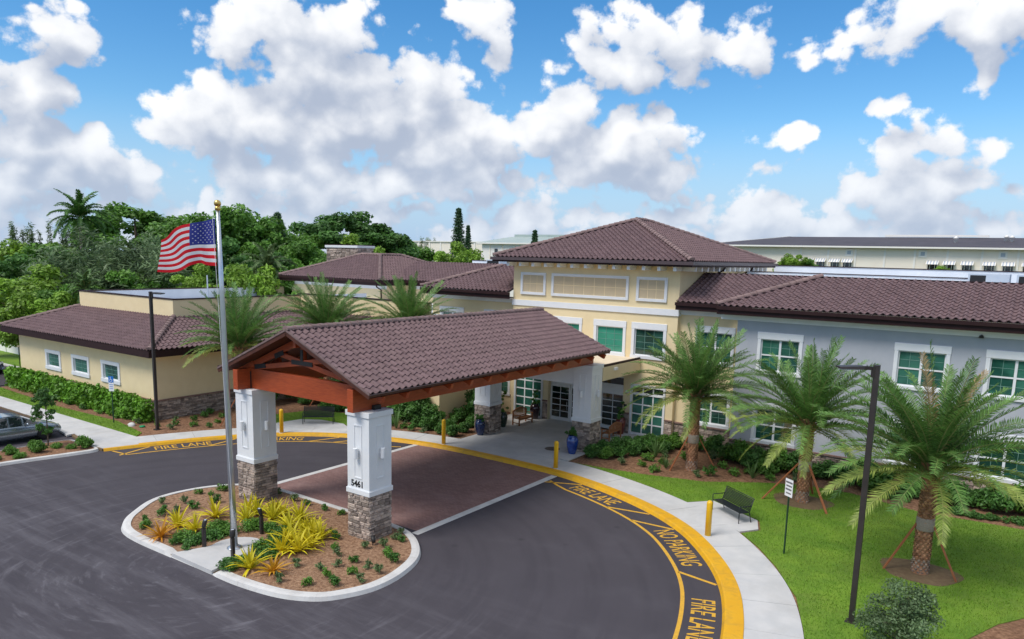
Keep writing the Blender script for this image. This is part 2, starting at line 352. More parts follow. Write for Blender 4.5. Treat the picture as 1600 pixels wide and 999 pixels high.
mat('sign_green', (.010, .045, .020), None, 3, .5)
mat('glaze_blue', (.010, .035, .20), (.02, .07, .30), 4, .12, coat=.8, spec=.6)
mat('glaze_navy', (.008, .016, .07), (.012, .03, .10), 4, .15, coat=.8)
mat('glaze_green', (.012, .03, .02), (.02, .045, .03), 4, .15, coat=.8)
mat('glaze_dark', (.016, .008, .012), (.03, .012, .018), 4, .12, coat=.8)
mat('glaze_red', (.13, .018, .014), (.17, .028, .02), 4, .12, coat=.8)
mat('roof_membrane', (.62, .66, .72), (.70, .73, .78), .6, .7, stain=(.52, .55, .60), stain_scale=.3, stain_amt=.5)
mat('mech_blue', (.40, .46, .55), (.46, .51, .58), 2, .6)
mat('far_cream', (.88, .80, .69), (.90, .83, .72), .3, .85, stain=(.82, .73, .63), stain_scale=.15, stain_amt=.5)
mat('far_white', (.85, .82, .77), (.87, .84, .80), .3, .85)
mat('far_roof', (.060, .055, .068), (.08, .072, .088), .4, .8)
mat('far_roof_green', (.33, .40, .38), (.38, .45, .42), .4, .6)
mat('car_paint', (.26, .31, .36), (.27, .32, .37), 2, .22, metal=.75, coat=.8)
mat('car_paint_blue', (.22, .27, .36), (.23, .28, .37), 2, .22, metal=.6, coat=.8)
mat('car_glass', (.012, .018, .022), (.02, .028, .032), 2, .04, spec=.8, coat=.6)
mat('rubber', (.018, .018, .018), None, 3, .85)
mat('rim_alloy', (.50, .51, .53), None, 3, .3, metal=.8)
mat('chrome', (.65, .66, .68), None, 3, .15, metal=1)
mat('lamp_clear', (.72, .74, .76), None, 3, .08, coat=.8)
mat('lamp_red', (.30, .012, .01), None, 3, .15, coat=.6)
mat('valve_green', (.01, .30, .12), None, 3, .5)
mat('drain_iron', (.10, .085, .075), (.16, .13, .11), 9, .8)
# ------------------------------------------------------------------ helpers
def tag(o, label=None, cat=None, group=None, kind=None):
    if label: o['label'] = label
    if cat: o['category'] = cat
    if group: o['group'] = group
    if kind: o['kind'] = kind
    return o

def link(name, me, parent=None):
    o = bpy.data.objects.new(name, me)
    COL.objects.link(o)
    if parent is not None: o.parent = parent
    return o

def thing(name, loc, label, cat, group=None, rz=0.0):
    e = link(name, None)
    e.location = loc; e.rotation_euler = (0, 0, rz); e.empty_display_size = .3
    return tag(e, label, cat, group)

class MB:
    def __init__(s): s.v = []; s.f = []; s.m = []; s.cur = 0
    def add(s, vs, fs):
        b = len(s.v); s.v += [tuple(p) for p in vs]
        for f in fs: s.f.append(tuple(b+i for i in f)); s.m.append(s.cur)
        return s
    def box(s, x0, x1, y0, y1, z0, z1):
        return s.add([(x0,y0,z0),(x1,y0,z0),(x1,y1,z0),(x0,y1,z0),(x0,y0,z1),(x1,y0,z1),(x1,y1,z1),(x0,y1,z1)],
                     [(0,3,2,1),(4,5,6,7),(0,1,5,4),(1,2,6,5),(2,3,7,6),(3,0,4,7)])
    def quad(s, *p): return s.add(p, [tuple(range(len(p)))])
    def prism(s, poly, z0, z1, bottom=False):
        n = len(poly)
        a = sum(poly[i][0]*poly[(i+1) % n][1]-poly[(i+1) % n][0]*poly[i][1] for i in range(n))
        if a < 0: poly = poly[::-1]
        vs = [(p[0], p[1], z0) for p in poly]+[(p[0], p[1], z1) for p in poly]
        fs = [tuple(n+i for i in range(n))]+[(i, (i+1) % n, n+(i+1) % n, n+i) for i in range(n)]
        if bottom: fs.append(tuple(range(n))[::-1])
        return s.add(vs, fs)
    def beam(s, p, q, w, h, up=(0, 0, 1)):
        p, q = Vector(p), Vector(q); d = (q-p).normalized(); u = Vector(up)
        sd = d.cross(u)
        if sd.length < 1e-4: sd = d.cross(Vector((1, 0, 0)))
        sd.normalize(); u = sd.cross(d)
        o = [sd*(a*w/2)+u*(b*h/2) for a, b in ((-1,-1),(1,-1),(1,1),(-1,1))]
        return s.add([p+k for k in o]+[q+k for k in o], [(0,1,2,3)[::-1],(4,5,6,7),(0,1,5,4),(1,2,6,5),(2,3,7,6),(3,0,4,7)])
    def tube(s, pts, rad, n=8, cap=True):
        pts = [Vector(p) for p in pts]
        if not isinstance(rad, (list, tuple)): rad = [rad]*len(pts)
        b = len(s.v); prev = None
        for i, p in enumerate(pts):
            d = (pts[min(i+1, len(pts)-1)]-pts[max(i-1, 0)]).normalized()
            a = prev if prev is not None else (Vector((1, 0, 0)) if abs(d.x) < .9 else Vector((0, 1, 0)))
            a = (a-d*a.dot(d)).normalized(); prev = a; c = d.cross(a)
            for k in range(n):
                t = 2*math.pi*k/n
                s.v.append(tuple(p+(a*math.cos(t)+c*math.sin(t))*rad[i]))
        for i in range(len(pts)-1):
            for k in range(n):
                s.f.append((b+i*n+k, b+i*n+(k+1) % n, b+(i+1)*n+(k+1) % n, b+(i+1)*n+k)); s.m.append(s.cur)
        if cap:
            s.f.append(tuple(b+k for k in range(n))[::-1]); s.m.append(s.cur)
            s.f.append(tuple(b+(len(pts)-1)*n+k for k in range(n))); s.m.append(s.cur)
        return s
    def lathe(s, prof, n=20, c=(0, 0, 0)):
        b = len(s.v)
        for r, z in prof:
            for k in range(n):
                t = 2*math.pi*k/n; s.v.append((c[0]+r*math.cos(t), c[1]+r*math.sin(t), c[2]+z))
        for i in range(len(prof)-1):
            for k in range(n):
                s.f.append((b+i*n+k, b+i*n+(k+1) % n, b+(i+1)*n+(k+1) % n, b+(i+1)*n+k)); s.m.append(s.cur)
        s.f.append(tuple(b+k for k in range(n))[::-1]); s.m.append(s.cur)
        s.f.append(tuple(b+(len(prof)-1)*n+k for k in range(n))); s.m.append(s.cur)
        return s
    def move(s, loc=(0, 0, 0), rz=0.0):
        c, k = math.cos(rz), math.sin(rz)
        s.v = [(x*c-y*k+loc[0], x*k+y*c+loc[1], z+loc[2]) for x, y, z in s.v]
        return s
    def mesh(s, name, mats, smooth=False, off=(0, 0, 0)):
        me = bpy.data.meshes.new(name)
        if off != (0, 0, 0): s.v = [(x-off[0], y-off[1], z-off[2]) for x, y, z in s.v]
        me.from_pydata(s.v, [], s.f)
        if isinstance(mats, str): mats = [mats]
        for m in mats: me.materials.append(MATS[m])
        if len(mats) > 1: me.polygons.foreach_set('material_index', s.m)
        if smooth: me.polygons.foreach_set('use_smooth', [True]*len(me.polygons))
        me.update()
        return me
    def build(s, name, mats, parent=None, smooth=False, world=True):
        # shapes are given in world coordinates; a child is stored relative to its thing
        off = (0, 0, 0)
        if parent is not None and world:
            p = parent
            while p.parent is not None: p = p.parent
            off = tuple(p.location)
        return link(name, s.mesh(name, mats, smooth, off), parent)

def bevel(o, w=.02, seg=2):
    m = o.modifiers.new('bevel', 'BEVEL'); m.width = w; m.segments = seg; m.limit_method = 'ANGLE'; m.angle_limit = R(40)
    return o

def np_mesh(name, V, Q, mats, tint=None, smooth=False, mi=None):
    V = np.asarray(V, np.float32); Q = np.asarray(Q, np.int32); k = Q.shape[1]
    me = bpy.data.meshes.new(name)
    me.vertices.add(len(V)); me.vertices.foreach_set('co', V.ravel())
    me.loops.add(Q.size); me.loops.foreach_set('vertex_index', Q.ravel())
    me.polygons.add(len(Q)); me.polygons.foreach_set('loop_start', np.arange(0, Q.size, k, dtype=np.int32))
    for m in ([mats] if isinstance(mats, str) else mats): me.materials.append(MATS[m])
    me.update(calc_edges=True)
    if tint is not None:
        a = me.attributes.new('tint', 'FLOAT', 'FACE'); a.data.foreach_set('value', np.asarray(tint, np.float32))
    if mi is not None: me.polygons.foreach_set('material_index', np.asarray(mi, np.int32))
    if smooth: me.polygons.foreach_set('use_smooth', np.ones(len(Q), bool))
    me.validate(); me.update()
    return me

def set_tint(me, val):
    a = me.attributes.get('tint') or me.attributes.new('tint', 'FLOAT', 'FACE')
    n = len(me.polygons)
    a.data.foreach_set('value', np.full(n, val, np.float32) if np.isscalar(val) else np.asarray(val, np.float32))

def copy_tree(o, parent=None):
    c = o.copy(); COL.objects.link(c); c.parent = parent
    for ch in o.children: copy_tree(ch, c)
    return c

def catmull(P, sub=10):
    P = [np.array(p, float) for p in P]; out = []
    for i in range(len(P)-1):
        a, b, c, d = P[max(i-1, 0)], P[i], P[i+1], P[min(i+2, len(P)-1)]
        for k in range(sub):
            t = k/sub
            out.append(.5*((2*b)+(-a+c)*t+(2*a-5*b+4*c-d)*t*t+(-a+3*b-3*c+d)*t**3))
    out.append(P[-1])
    return np.array(out)

def normals2(P):          # left-hand normals of a polyline
    T = np.gradient(P, axis=0); T /= np.linalg.norm(T, axis=1)[:, None]
    return np.c_[-T[:, 1], T[:, 0]]

def leaves(n, centers, radius, size, rng, flat=.4, elong=1.6, up=0.3, fill=None):
    # n small four-cornered leaves scattered in soft clumps
    idx = rng.integers(0, len(centers), n)
    r = np.asarray(radius)[idx] if np.ndim(radius) else np.full(n, radius)
    d = rng.normal(size=(n, 3)); d /= np.linalg.norm(d, axis=1)[:, None]
    rad = rng.random(n)**.45
    P = np.asarray(centers)[idx]+d*(rad*r)[:, None]*np.array([1, 1, flat+.35])
    nrm = d*.6+rng.normal(size=(n, 3))*.55+np.array([0, 0, up]); nrm /= np.linalg.norm(nrm, axis=1)[:, None]
    a = np.cross(nrm, rng.normal(size=(n, 3))); a /= np.linalg.norm(a, axis=1)[:, None]
    b = np.cross(nrm, a)
    s = size*(.65+.7*rng.random(n))[:, None]
    V = np.stack([P-a*s*elong*.5, P+b*s*.42-a*s*.05, P+a*s*elong*.5, P-b*s*.42-a*s*.05], 1).reshape(-1, 3)
    Q = np.arange(4*n).reshape(-1, 4)
    ct = rng.random(len(centers))
    tint = np.clip(.55*ct[idx]+.45*rng.random(n), 0, 1)
    return V, Q, tint

def merge(parts):
    V = []; Q = []; T = []; b = 0
    for v, q, t in parts:
        V.append(v); Q.append(q+b); T.append(t); b += len(v)
    return np.concatenate(V), np.concatenate(Q), np.concatenate(T)

def text_mesh(s, size=1.0, bold=0.0, stretch=1.0, depth=0.0, mat_='ink'):
    cu = bpy.data.curves.new('lettering', 'FONT'); cu.body = s; cu.size = size; cu.offset = bold; cu.extrude = depth
    cu.align_x = 'CENTER'; cu.align_y = 'CENTER'; cu.resolution_u = 3
    o = bpy.data.objects.new('lettering_tmp', cu); COL.objects.link(o)
    dg = bpy.context.evaluated_depsgraph_get(); dg.update()
    me = bpy.data.meshes.new_from_object(o.evaluated_get(dg))
    bpy.data.objects.remove(o); bpy.data.curves.remove(cu)
    me.transform(Matrix.Diagonal((stretch, 1, 1, 1)))
    me.materials.clear(); me.materials.append(MATS[mat_]); me.name = 'lettering'
    return me

# ------------------------------------------------------------------ roof tiles
TW, TL = .33, .37          # cover width and exposed length of one S tile
def s_profile(n=8):
    pts = []
    for i in range(n+1):
        t = i/n
        z = .078*math.sin(math.pi*t/.56) if t < .56 else -.022*math.sin(math.pi*(t-.56)/.44)
        pts.append((t*TW, z))
    return pts
def tile_geo():
    pr = s_profile(); V = []; F = []
    n = len(pr)
    for (v, lift) in ((-.035, .062), (TL+.02, .014)):
        for u, z in pr: V.append((u, v, z+lift))
    for u, z in pr: V.append((u, -.035, z+.062))
    for u, z in pr: V.append((u, -.03, z+.062-.045))
    for i in range(n-1):
        F.append((i, i+1, n+i+1, n+i)); F.append((3*n+i, 3*n+i+1, 2*n+i+1, 2*n+i))
    return np.array(V, np.float32), np.array(F, np.int32)
TILE_V, TILE_F = tile_geo()
TILE_MESHES = []
for _k in range(7):
    _m = np_mesh('roof_tile', TILE_V-np.array([TW/2, TL/2, 0]), TILE_F, 'roof_tile', None, True)
    set_tint(_m, (_k+.5)/7); TILE_MESHES.append(_m)

def inside(poly, u, v, eps=0.0):
    n = len(poly)
    for i in range(n):
        (ax, ay), (bx, by) = poly[i], poly[(i+1) % n]
        L = math.hypot(bx-ax, by-ay)
        if ((bx-ax)*(v-ay)-(by-ay)*(u-ax))/L < eps: return False
    return True

def roof_plane(o3, e_u, poly, up_v, rng, deck, pick=0):
    """o3: origin on the eave, e_u: unit along eave (so that e_u x up_v points out of the roof), poly: convex ccw outline in (u, v)
    returns (list of whole tiles as 4x4 matrices, clipped tile mesh arrays with the first `pick` tiles left out)."""
    o3, e_u, e_v = Vector(o3), Vector(e_u).normalized(), Vector(up_v).normalized()
    e_n = e_u.cross(e_v).normalized()
    us = [p[0] for p in poly]; vs = [p[1] for p in poly]
    u0, u1, v0, v1 = min(us), max(us), min(vs), max(vs)
    mats = []; cells = []
    nu, nv = int(math.ceil((u1-u0)/TW)), int(math.ceil((v1-v0)/TL))
    for j in range(nv):
        for i in range(nu):
            u, v = u0+i*TW, v0+j*TL
            cs = [inside(poly, u+a*TW, v+b*TL, -.002) for a in (0, 1) for b in (0, 1)]
            ju, jv, jn, jr = rng.normal(0, .004), rng.normal(0, .005), rng.normal(0, .003), rng.normal(0, .006)
            cells.append((u, v, all(cs), ju, jv, jn, jr))
            if all(cs):
                c = o3+e_u*(u+TW/2+ju)+e_v*(v+TL/2+jv)+e_n*jn
                mats.append((Matrix(((e_u.x, e_v.x, e_n.x, c.x), (e_u.y, e_v.y, e_n.y, c.y), (e_u.z, e_v.z, e_n.z, c.z), (0, 0, 0, 1))), len(cells)-1))
    # deck below the tiles
    d = [o3+e_u*u+e_v*v-e_n*.02 for u, v in poly]
    deck.add(d, [tuple(range(len(d)))])
    return mats, cells, (o3, e_u, e_v, e_n, poly)

def tiles_array(cells, frame, skip, rng):
    o3, e_u, e_v, e_n, poly = frame
    whole = [c for k, c in enumerate(cells) if c[2] and k not in skip]
    part = [c for k, c in enumerate(cells) if not c[2]]
    out = []
    B = np.array([list(e_u), list(e_v), list(e_n)], np.float32)
    if whole:
        off = np.array([(c[0]+c[3], c[1]+c[4], c[5]) for c in whole], np.float32)
        V = (TILE_V[None]+off[:, None]).reshape(-1, 3)@B+np.array(o3, np.float32)
        Q = (TILE_F[None]+(np.arange(len(whole))*len(TILE_V))[:, None, None]).reshape(-1, 4)
        out.append((V, Q, np.repeat(rng.random(len(whole)), len(TILE_F))))
    if part:
        bm = bmesh.new()
        for c in part:
            vs = [bm.verts.new((p[0]+c[0], p[1]+c[1], p[2])) for p in TILE_V]
            for f in TILE_F: bm.faces.new([vs[i] for i in f])
        n = len(poly)
        for i in range(n):
            a, b = Vector((*poly[i], 0)), Vector((*poly[(i+1) % n], 0))
            if abs(a.y-b.y) < 1e-6 and abs(a.y) < 1e-6: continue        # keep the overhang at the eave
            no = Vector((b.y-a.y, -(b.x-a.x), 0)).normalized()
            bmesh.ops.bisect_plane(bm, geom=bm.verts[:]+bm.edges[:]+bm.faces[:], plane_co=a, plane_no=no, clear_outer=True)
        bmesh.ops.triangulate(bm, faces=bm.faces[:])
        bm.verts.index_update()
        if len(bm.faces):
            V = np.array([v.co[:] for v in bm.verts], np.float32)@B+np.array(o3, np.float32)
            T = np.array([[v.index for v in f.verts] for f in bm.faces], np.int32)
            T4 = np.c_[T, T[:, 2]]
            out.append((V, T, rng.random(len(T))))
        bm.free()
    return out

def poly_mesh(name, groups, mat_):
    """groups of (V, faces with 3 or 4 corners, tint) joined into one mesh"""
    V = np.concatenate([g[0] for g in groups]); b = 0; loops = []; starts = []; tint = []; pos = 0
    for v, q, t in groups:
        loops.append((q+b).ravel()); k = q.shape[1]
        starts.append(pos+np.arange(len(q))*k); pos += q.size; b += len(v); tint.append(t)
    me = bpy.data.meshes.new(name)
    me.vertices.add(len(V)); me.vertices.foreach_set('co', V.astype(np.float32).ravel())
    L = np.concatenate(loops).astype(np.int32); S = np.concatenate(starts).astype(np.int32)
    me.loops.add(len(L)); me.loops.foreach_set('vertex_index', L)
    me.polygons.add(len(S)); me.polygons.foreach_set('loop_start', S)
    me.materials.append(MATS[mat_]); me.update(calc_edges=True)
    a = me.attributes.new('tint', 'FLOAT', 'FACE'); a.data.foreach_set('value', np.concatenate(tint).astype(np.float32))
    me.polygons.foreach_set('use_smooth', np.ones(len(S), bool))
    me.validate(); me.update()
    return me

def ridge_caps(mb, p, q, r=.17, step=.38):
    """overlapping half-round caps along a hip or ridge"""
    p, q = Vector(p), Vector(q); L = (q-p).length; n = max(1, int(round(L/step))); d = (q-p)/L
    sd = d.cross(Vector((0, 0, 1))).normalized(); up = sd.cross(d)
    for i in range(n):
        a, b = p+d*(i*L/n-.03), p+d*((i+1)*L/n+.05)
        ra, rb = r*1.08, r*.92
        vs = []
        for c, rr, h in ((a, ra, .02), (b, rb, 0.0)):
            for k in range(7):
                t = math.pi*k/6
                vs.append(c+sd*math.cos(t)*rr+up*(math.sin(t)*rr*.85+h+.015))
        mb.add(vs, [(k, k+1, 8+k, 7+k) for k in range(6)]+[tuple(range(7))])

# ------------------------------------------------------------------ stones
def stone_mesh(rng):
    """a rough block 1 x 1 with its face towards -y, about 20 triangles"""
    j = lambda s: rng.normal(0, s)
    b = [(-.5, 0, -.5), (.5, 0, -.5), (.5, 0, .5), (-.5, 0, .5)]
    m = [(x*(.98+j(.015)), -.6+j(.1), z*(.98+j(.015))) for x, _, z in b]
    f = [(x*(.78+j(.05)), -1+j(.13), z*(.72+j(.07))) for x, _, z in b]
    V = b+m+f
    F = [(8, 9, 10, 11)]+[(i, (i+1) % 4, 4+(i+1) % 4, 4+i) for i in range(4)]+[(4+i, 4+(i+1) % 4, 8+(i+1) % 4, 8+i) for i in range(4)]
    return V, F
_r = np.random.default_rng(3)
STONES = [stone_mesh(_r) for _ in range(9)]
STONE_MESHES = []
for _i in range(9):
    _me = bpy.data.meshes.new('stone'); _me.from_pydata(STONES[_i][0], [], STONES[_i][1]); _me.materials.append(MATS['stone']); set_tint(_me, (_i+.5)/9); _me.update()
    STONE_MESHES.append(_me)

def stone_layout(w, h, rng, rh=(.085, .17), rw=(.16, .42)):
    """uneven ledgestone courses on a w x h face: list of (u, v, su, sv)"""
    out = []; z = 0
    while z < h-.03:
        a = min(rng.uniform(*rh), h-z)
        if h-z-a < .06: a = h-z
        u = 0
        while u < w-.01:
            b = min(rng.uniform(*rw), w-u)
            if w-u-b < .1: b = w-u
            if a > .13 and rng.random() < .35 and b < .35:
                k = rng.uniform(.4, .6); out.append((u+b/2, z+a*k/2, b, a*k)); out.append((u+b/2, z+a*(1+k)/2, b, a*(1-k)))
            else: out.append((u+b/2, z+a/2, b, a))
            u += b
        z += a
    return out

def stone_face(o, eu, en, w, h, rng, rh=(.085, .17), rw=(.16, .42), depth=(.03, .075)):
    """matrices of stones on the face from o along eu, facing en"""
    o, eu, en = Vector(o), Vector(eu), Vector(en); res = []
    for u, v, su, sv in stone_layout(w, h, rng, rh, rw):
        c = o+eu*u+Vector((0, 0, v)); d = rng.uniform(*depth)
        g = .012
        ex, ey, ez = eu*(su-g), -en*d, Vector((0, 0, sv-g))
        res.append(Matrix(((ex.x, ey.x, ez.x, c.x), (ex.y, ey.y, ez.y, c.y), (ex.z, ey.z, ez.z, c.z), (0, 0, 0, 1))))
    return res

def stones_joined(mats_, rng):
    G = []
    for m in mats_:
        k = int(rng.integers(0, 9)); V, F = STONES[k]
        M3 = np.array(m.to_3x3()); V = np.array(V)@M3.T+np.array(m.translation)
        G.append((V, np.array(F), np.full(len(F), rng.random())))
    me = poly_mesh('stone', G, 'stone'); me.polygons.foreach_set('use_smooth', np.zeros(len(me.polygons), bool)); return me
# ------------------------------------------------------------------ the ground, drive, walks
def struct(name, mb, mats, smooth=False):
    return tag(mb.build(name, mats, None, smooth), kind='structure')

struct('ground', MB().quad((-1500, -600, -.06), (1500, -600, -.06), (1500, 2200, -.06), (-1500, 2200, -.06)), 'field')
drive = struct('driveway', MB().quad((-130, -60, 0), (40, -60, 0), (40, 32.2, 0), (-130, 32.2, 0)), 'asphalt')

K = catmull([(-39.15, 18.75), (-38.4, 20.8), (-37.5, 22.9), (-36.5, 24.75), (-35.2, 26.55), (-33.8, 27.85), (-32.0, 28.98), (-29.6, 29.95), (-27.6, 30.42), (-25.5, 30.62), (-22.2, 30.6), (-19.0, 30.4), (-16.9, 29.95), (-14.6, 29.16), (-12.6, 28.2), (-11.05, 27.15), (-9.9, 26.05), (-8.65, 24.5), (-7.75, 23.05), (-7.1, 21.6), (-6.5, 19.8), (-6.1, 18), (-5.9, 15), (-5.9, 5)], 10)
KN = normals2(K)
S = np.r_[0, np.cumsum(np.linalg.norm(np.diff(K, axis=0), axis=1))]
KW = np.interp(K[:, 0], [-39, -34, -28, -19, -12, -6], [.40, .40, .42, .50, .58, .62])
def off(w): return K+KN*(w if np.isscalar(w) else np.asarray(w)[:, None])
def at_s(s, w=0.0):
    i = np.searchsorted(S, s); i = min(max(i, 1), len(S)-1)
    t = (s-S[i-1])/(S[i]-S[i-1]); p = K[i-1]*(1-t)+K[i]*t; nn = KN[i-1]*(1-t)+KN[i]*t
    return p+nn*w, math.atan2(-nn[0], nn[1])
def s_near(x, y): return S[np.argmin(np.hypot(K[:, 0]-x, K[:, 1]-y))]

# painted kerb: a sloped face and a flat top
prof = [(0, .004), (.07, .13), (.12, .152)]
mb = MB(); rows = []
for w, z in prof: rows.append([(p[0], p[1], z) for p in off(w)])
rows.append([(p[0], p[1], .155) for p in off(KW)])
for a, b in zip(rows[:-1], rows[1:]):
    for i in range(len(K)-1): mb.add([a[i], a[i+1], b[i+1], b[i]], [(0, 1, 2, 3)])
kerb = struct('kerb', mb, 'yellow_paint', True)

# the mulch sheet behind the kerb, up to the building
base = [tuple(p) for p in off(KW+.02)]
poly = base+[(14, 5), (14, 41.2), (-43.6, 41.2), (-43.6, 24.5), (-62.4, 24.5), (-62.4, 22.0), (-41.5, 21.6), (-40.3, 20.9)]
struct('mulch_bed', MB().prism(poly, -.05, .085), 'mulch')

# sidewalk slabs along the kerb
walk = struct('sidewalk', MB().prism([tuple(p) for p in off(KW+.005)[2:-10]]+[tuple(p) for p in off(KW+1.5)[2:-10]][::-1], .02, .118), 'soil')
s = S[1]+.2; ends = S[-12]
k = 0
while s < ends:
    L = 1.9 if k % 3 else 2.3
    w0 = [at_s(q, np.interp(at_s(q)[0][0], [-39, -28, -19, -6], [.40, .42, .50, .62])+.012)[0] for q in np.linspace(s, s+L-.014, 6)]
    w1 = [at_s(q, np.interp(at_s(q)[0][0], [-39, -28, -19, -6], [.40, .42, .50, .62])+1.63)[0] for q in np.linspace(s, s+L-.014, 6)]
    MB().prism([tuple(p) for p in w0]+[tuple(p) for p in w1[::-1]], .06, .150+.002*(k % 2)).build('paving_slab', 'concrete', walk)
    s += L; k += 1
for poly in ([(-11.9, 30.2), (-11.0, 31.25), (-8.65, 29.95), (-8.3, 28.95), (-8.8, 28.2), (-9.6, 28.6), (-10.9, 29.6)],
             [(-37.6, 28.3), (-37.35, 30.0), (-36.2, 30.75), (-34.4, 30.9), (-33.3, 30.35), (-33.9, 29.75), (-35.3, 28.8), (-36.8, 27.0)]):
    MB().prism(poly, .03, .146).build('paving_slab', 'concrete', walk)
# entrance plaza
plaza = struct('entrance_plaza', MB().prism([(-26.9, 32.62), (-19.3, 32.62), (-19.3, 40.7), (-28.4, 40.7), (-28.4, 36.4), (-26.6, 36.2), (-26.6, 34)], .0, .110), 'soil')
xs = [-26.55, -23.0, -19.36]; ys = [32.68, 34.4, 36.4, 38.5, 40.68]
for i in range(2):
    for j in range(4):
        MB().box(xs[i], xs[i+1]-.015, ys[j], ys[j+1]-.015, .05, .150+.0015*((i+j) % 2)).build('paving_slab', 'concrete', plaza)
MB().prism([(-28.35, 36.4), (-26.57, 36.3), (-26.57, 40.68), (-28.35, 40.68)], .05, .150).build('paving_slab', 'concrete', plaza)
MB().prism([(-19.35, 36.3), (-18.95, 36.9), (-18.6, 40.3), (-19.35, 40.5)], .05, .148).build('paving_slab', 'concrete', plaza)

# left walk along the low wing, and the lawn strips
walk2 = struct('footpath', MB().prism([(-90, 19.75), (-46.2, 19.8), (-41.0, 18.6), (-39.3, 18.75), (-38.6, 20.6), (-40.2, 21.2), (-90, 21.2)], -.02, .125), 'soil')
for i in range(16):
    x0 = -41.2-i*2.4
    poly = [(x0-2.385, 19.82 if x0 < -44.5 else 19.35), (x0, 19.8 if x0 < -46 else 18.95), (x0, 21.18), (x0-2.385, 21.18)]
    MB().prism(poly, .05, .155).build('paving_slab', 'concrete', walk2)
MB().prism([(-41.19, 18.75), (-39.28, 18.8), (-38.75, 20.4), (-40.2, 21.18), (-41.19, 21.18)], .05, .155).build('paving_slab', 'concrete', walk2)

lawn_polys = {
 'right': [(-19.0, 32.55), (-17.05, 32.4), (-13.9, 31.4), (-11.95, 30.35), (-11.0, 31.35), (-8.6, 30.05), (-8.2, 28.9), (-8.7, 28.15), (-7.7, 27.1), (-6.65, 25.7), (-5.9, 24.4), (-5.45, 23.7), (-4.65, 21.5), (-4.25, 20), (-4.0, 15), (-4.0, 5), (14, 5), (14, 21.0), (3.0, 23.4), (-.9, 23.6), (-.1, 25.6), (1.2, 27.6), (4.0, 29.5), (14, 31.5), (14, 35.6), (0.3, 35.9), (-1.5, 35.8), (-3.4, 35.6), (-6.4, 36.5), (-8.5, 36.4), (-10.3, 35.4), (-12.4, 33.8), (-15.4, 33.0), (-17.3, 32.75)],
 'bench': [(-40.0, 29.0), (-37.7, 28.4), (-37.4, 30.1), (-36.2, 30.85), (-34.4, 31.0), (-33.2, 30.4), (-32.4, 31.0), (-33.0, 32.6), (-35.5, 33.4), (-39.0, 32.5)],
 'left': [(-62, 21.24), (-44, 21.24), (-40.6, 21.24), (-41.2, 21.9), (-45, 22.5), (-52, 22.2), (-62, 22.6)]}
for kx, poly in lawn_polys.items():
    struct('lawn', MB().prism(poly, .0, .128), 'lawn')
# bare rings under the palms in the grass
for (x, y) in ((-2.54, 28.39), (-7.88, 33.76)):
    pts = [(x+(1.25+.15*math.sin(3*t))*math.cos(t), y+(1.15+.12*math.cos(2*t))*math.sin(t)) for t in np.linspace(0, 2*math.pi, 28)[:-1]]
    struct('soil_ring', MB().prism(pts, .05, .136), 'soil')
# mulch corner at the lower right
struct('mulch_corner', MB().prism([(-.9, 23.6), (3.0, 23.4), (14, 21.0), (14, 31.5), (4.0, 29.5), (1.2, 27.6), (-.1, 25.6)], 0, .10), 'mulch')

# grass blades
def in_poly(P, poly):
    x, y = P[:, 0], P[:, 1]; c = np.zeros(len(P), bool); n = len(poly)
    for i in range(n):
        x0, y0 = poly[i]; x1, y1 = poly[(i+1) % n]
        if y0 == y1: continue
        hit = ((y0 > y) != (y1 > y)) & (x < (x1-x0)*(y-y0)/(y1-y0)+x0)
        c ^= hit
    return c
parts = []
for key, box, n in (('right', (-19, 6, 16, 37), 170000), ('bench', (-40, -32, 28, 34), 9000), ('left', (-62, -40, 21, 23), 14000)):
    P = np.c_[RNG.uniform(box[0], box[1], n), RNG.uniform(box[2], box[3], n)]
    P = P[in_poly(P, lawn_polys[key])]
    for cx, cy in ((-2.54, 28.39), (-7.88, 33.76)): P = P[np.hypot(P[:, 0]-cx, P[:, 1]-cy) > 1.05+.25*RNG.random(len(P))]
    m = len(P); a = RNG.uniform(0, 2*math.pi, m); h = RNG.uniform(.035, .085, m); ln = RNG.normal(0, .03, (m, 2)); wd = .011
    dx, dy = np.cos(a)*wd, np.sin(a)*wd; z = np.full(m, .125)
    V = np.stack([np.c_[P[:, 0]-dx, P[:, 1]-dy, z], np.c_[P[:, 0]+dx, P[:, 1]+dy, z], np.c_[P[:, 0]+ln[:, 0], P[:, 1]+ln[:, 1], z+h]], 1).reshape(-1, 3)
    parts.append((V, np.arange(3*m).reshape(-1, 3), RNG.random(m)))
V, Q, T = merge(parts)
tag(link('grass', np_mesh('grass', V, Q, 'grass_blade', T)), 'short mown green grass covering the lawns', 'grass', kind='stuff')

# ---- paved crossing below the canopy with its concrete edging
pav = struct('paver_drive', MB().box(-27.75, -18.85, 20.6, 30.62, -.03, .006), 'pavers')
ed = struct('edging', MB().box(-28.05, -27.75, 20.7, 30.45, -.03, .012), 'kerb_concrete')
for x in (-18.85,):
    for j in range(4):
        MB().box(x, x+.32, 20.3+j*2.5, 20.3+(j+1)*2.5-.012, -.03, .014).build('edging_slab', 'kerb_concrete', ed)

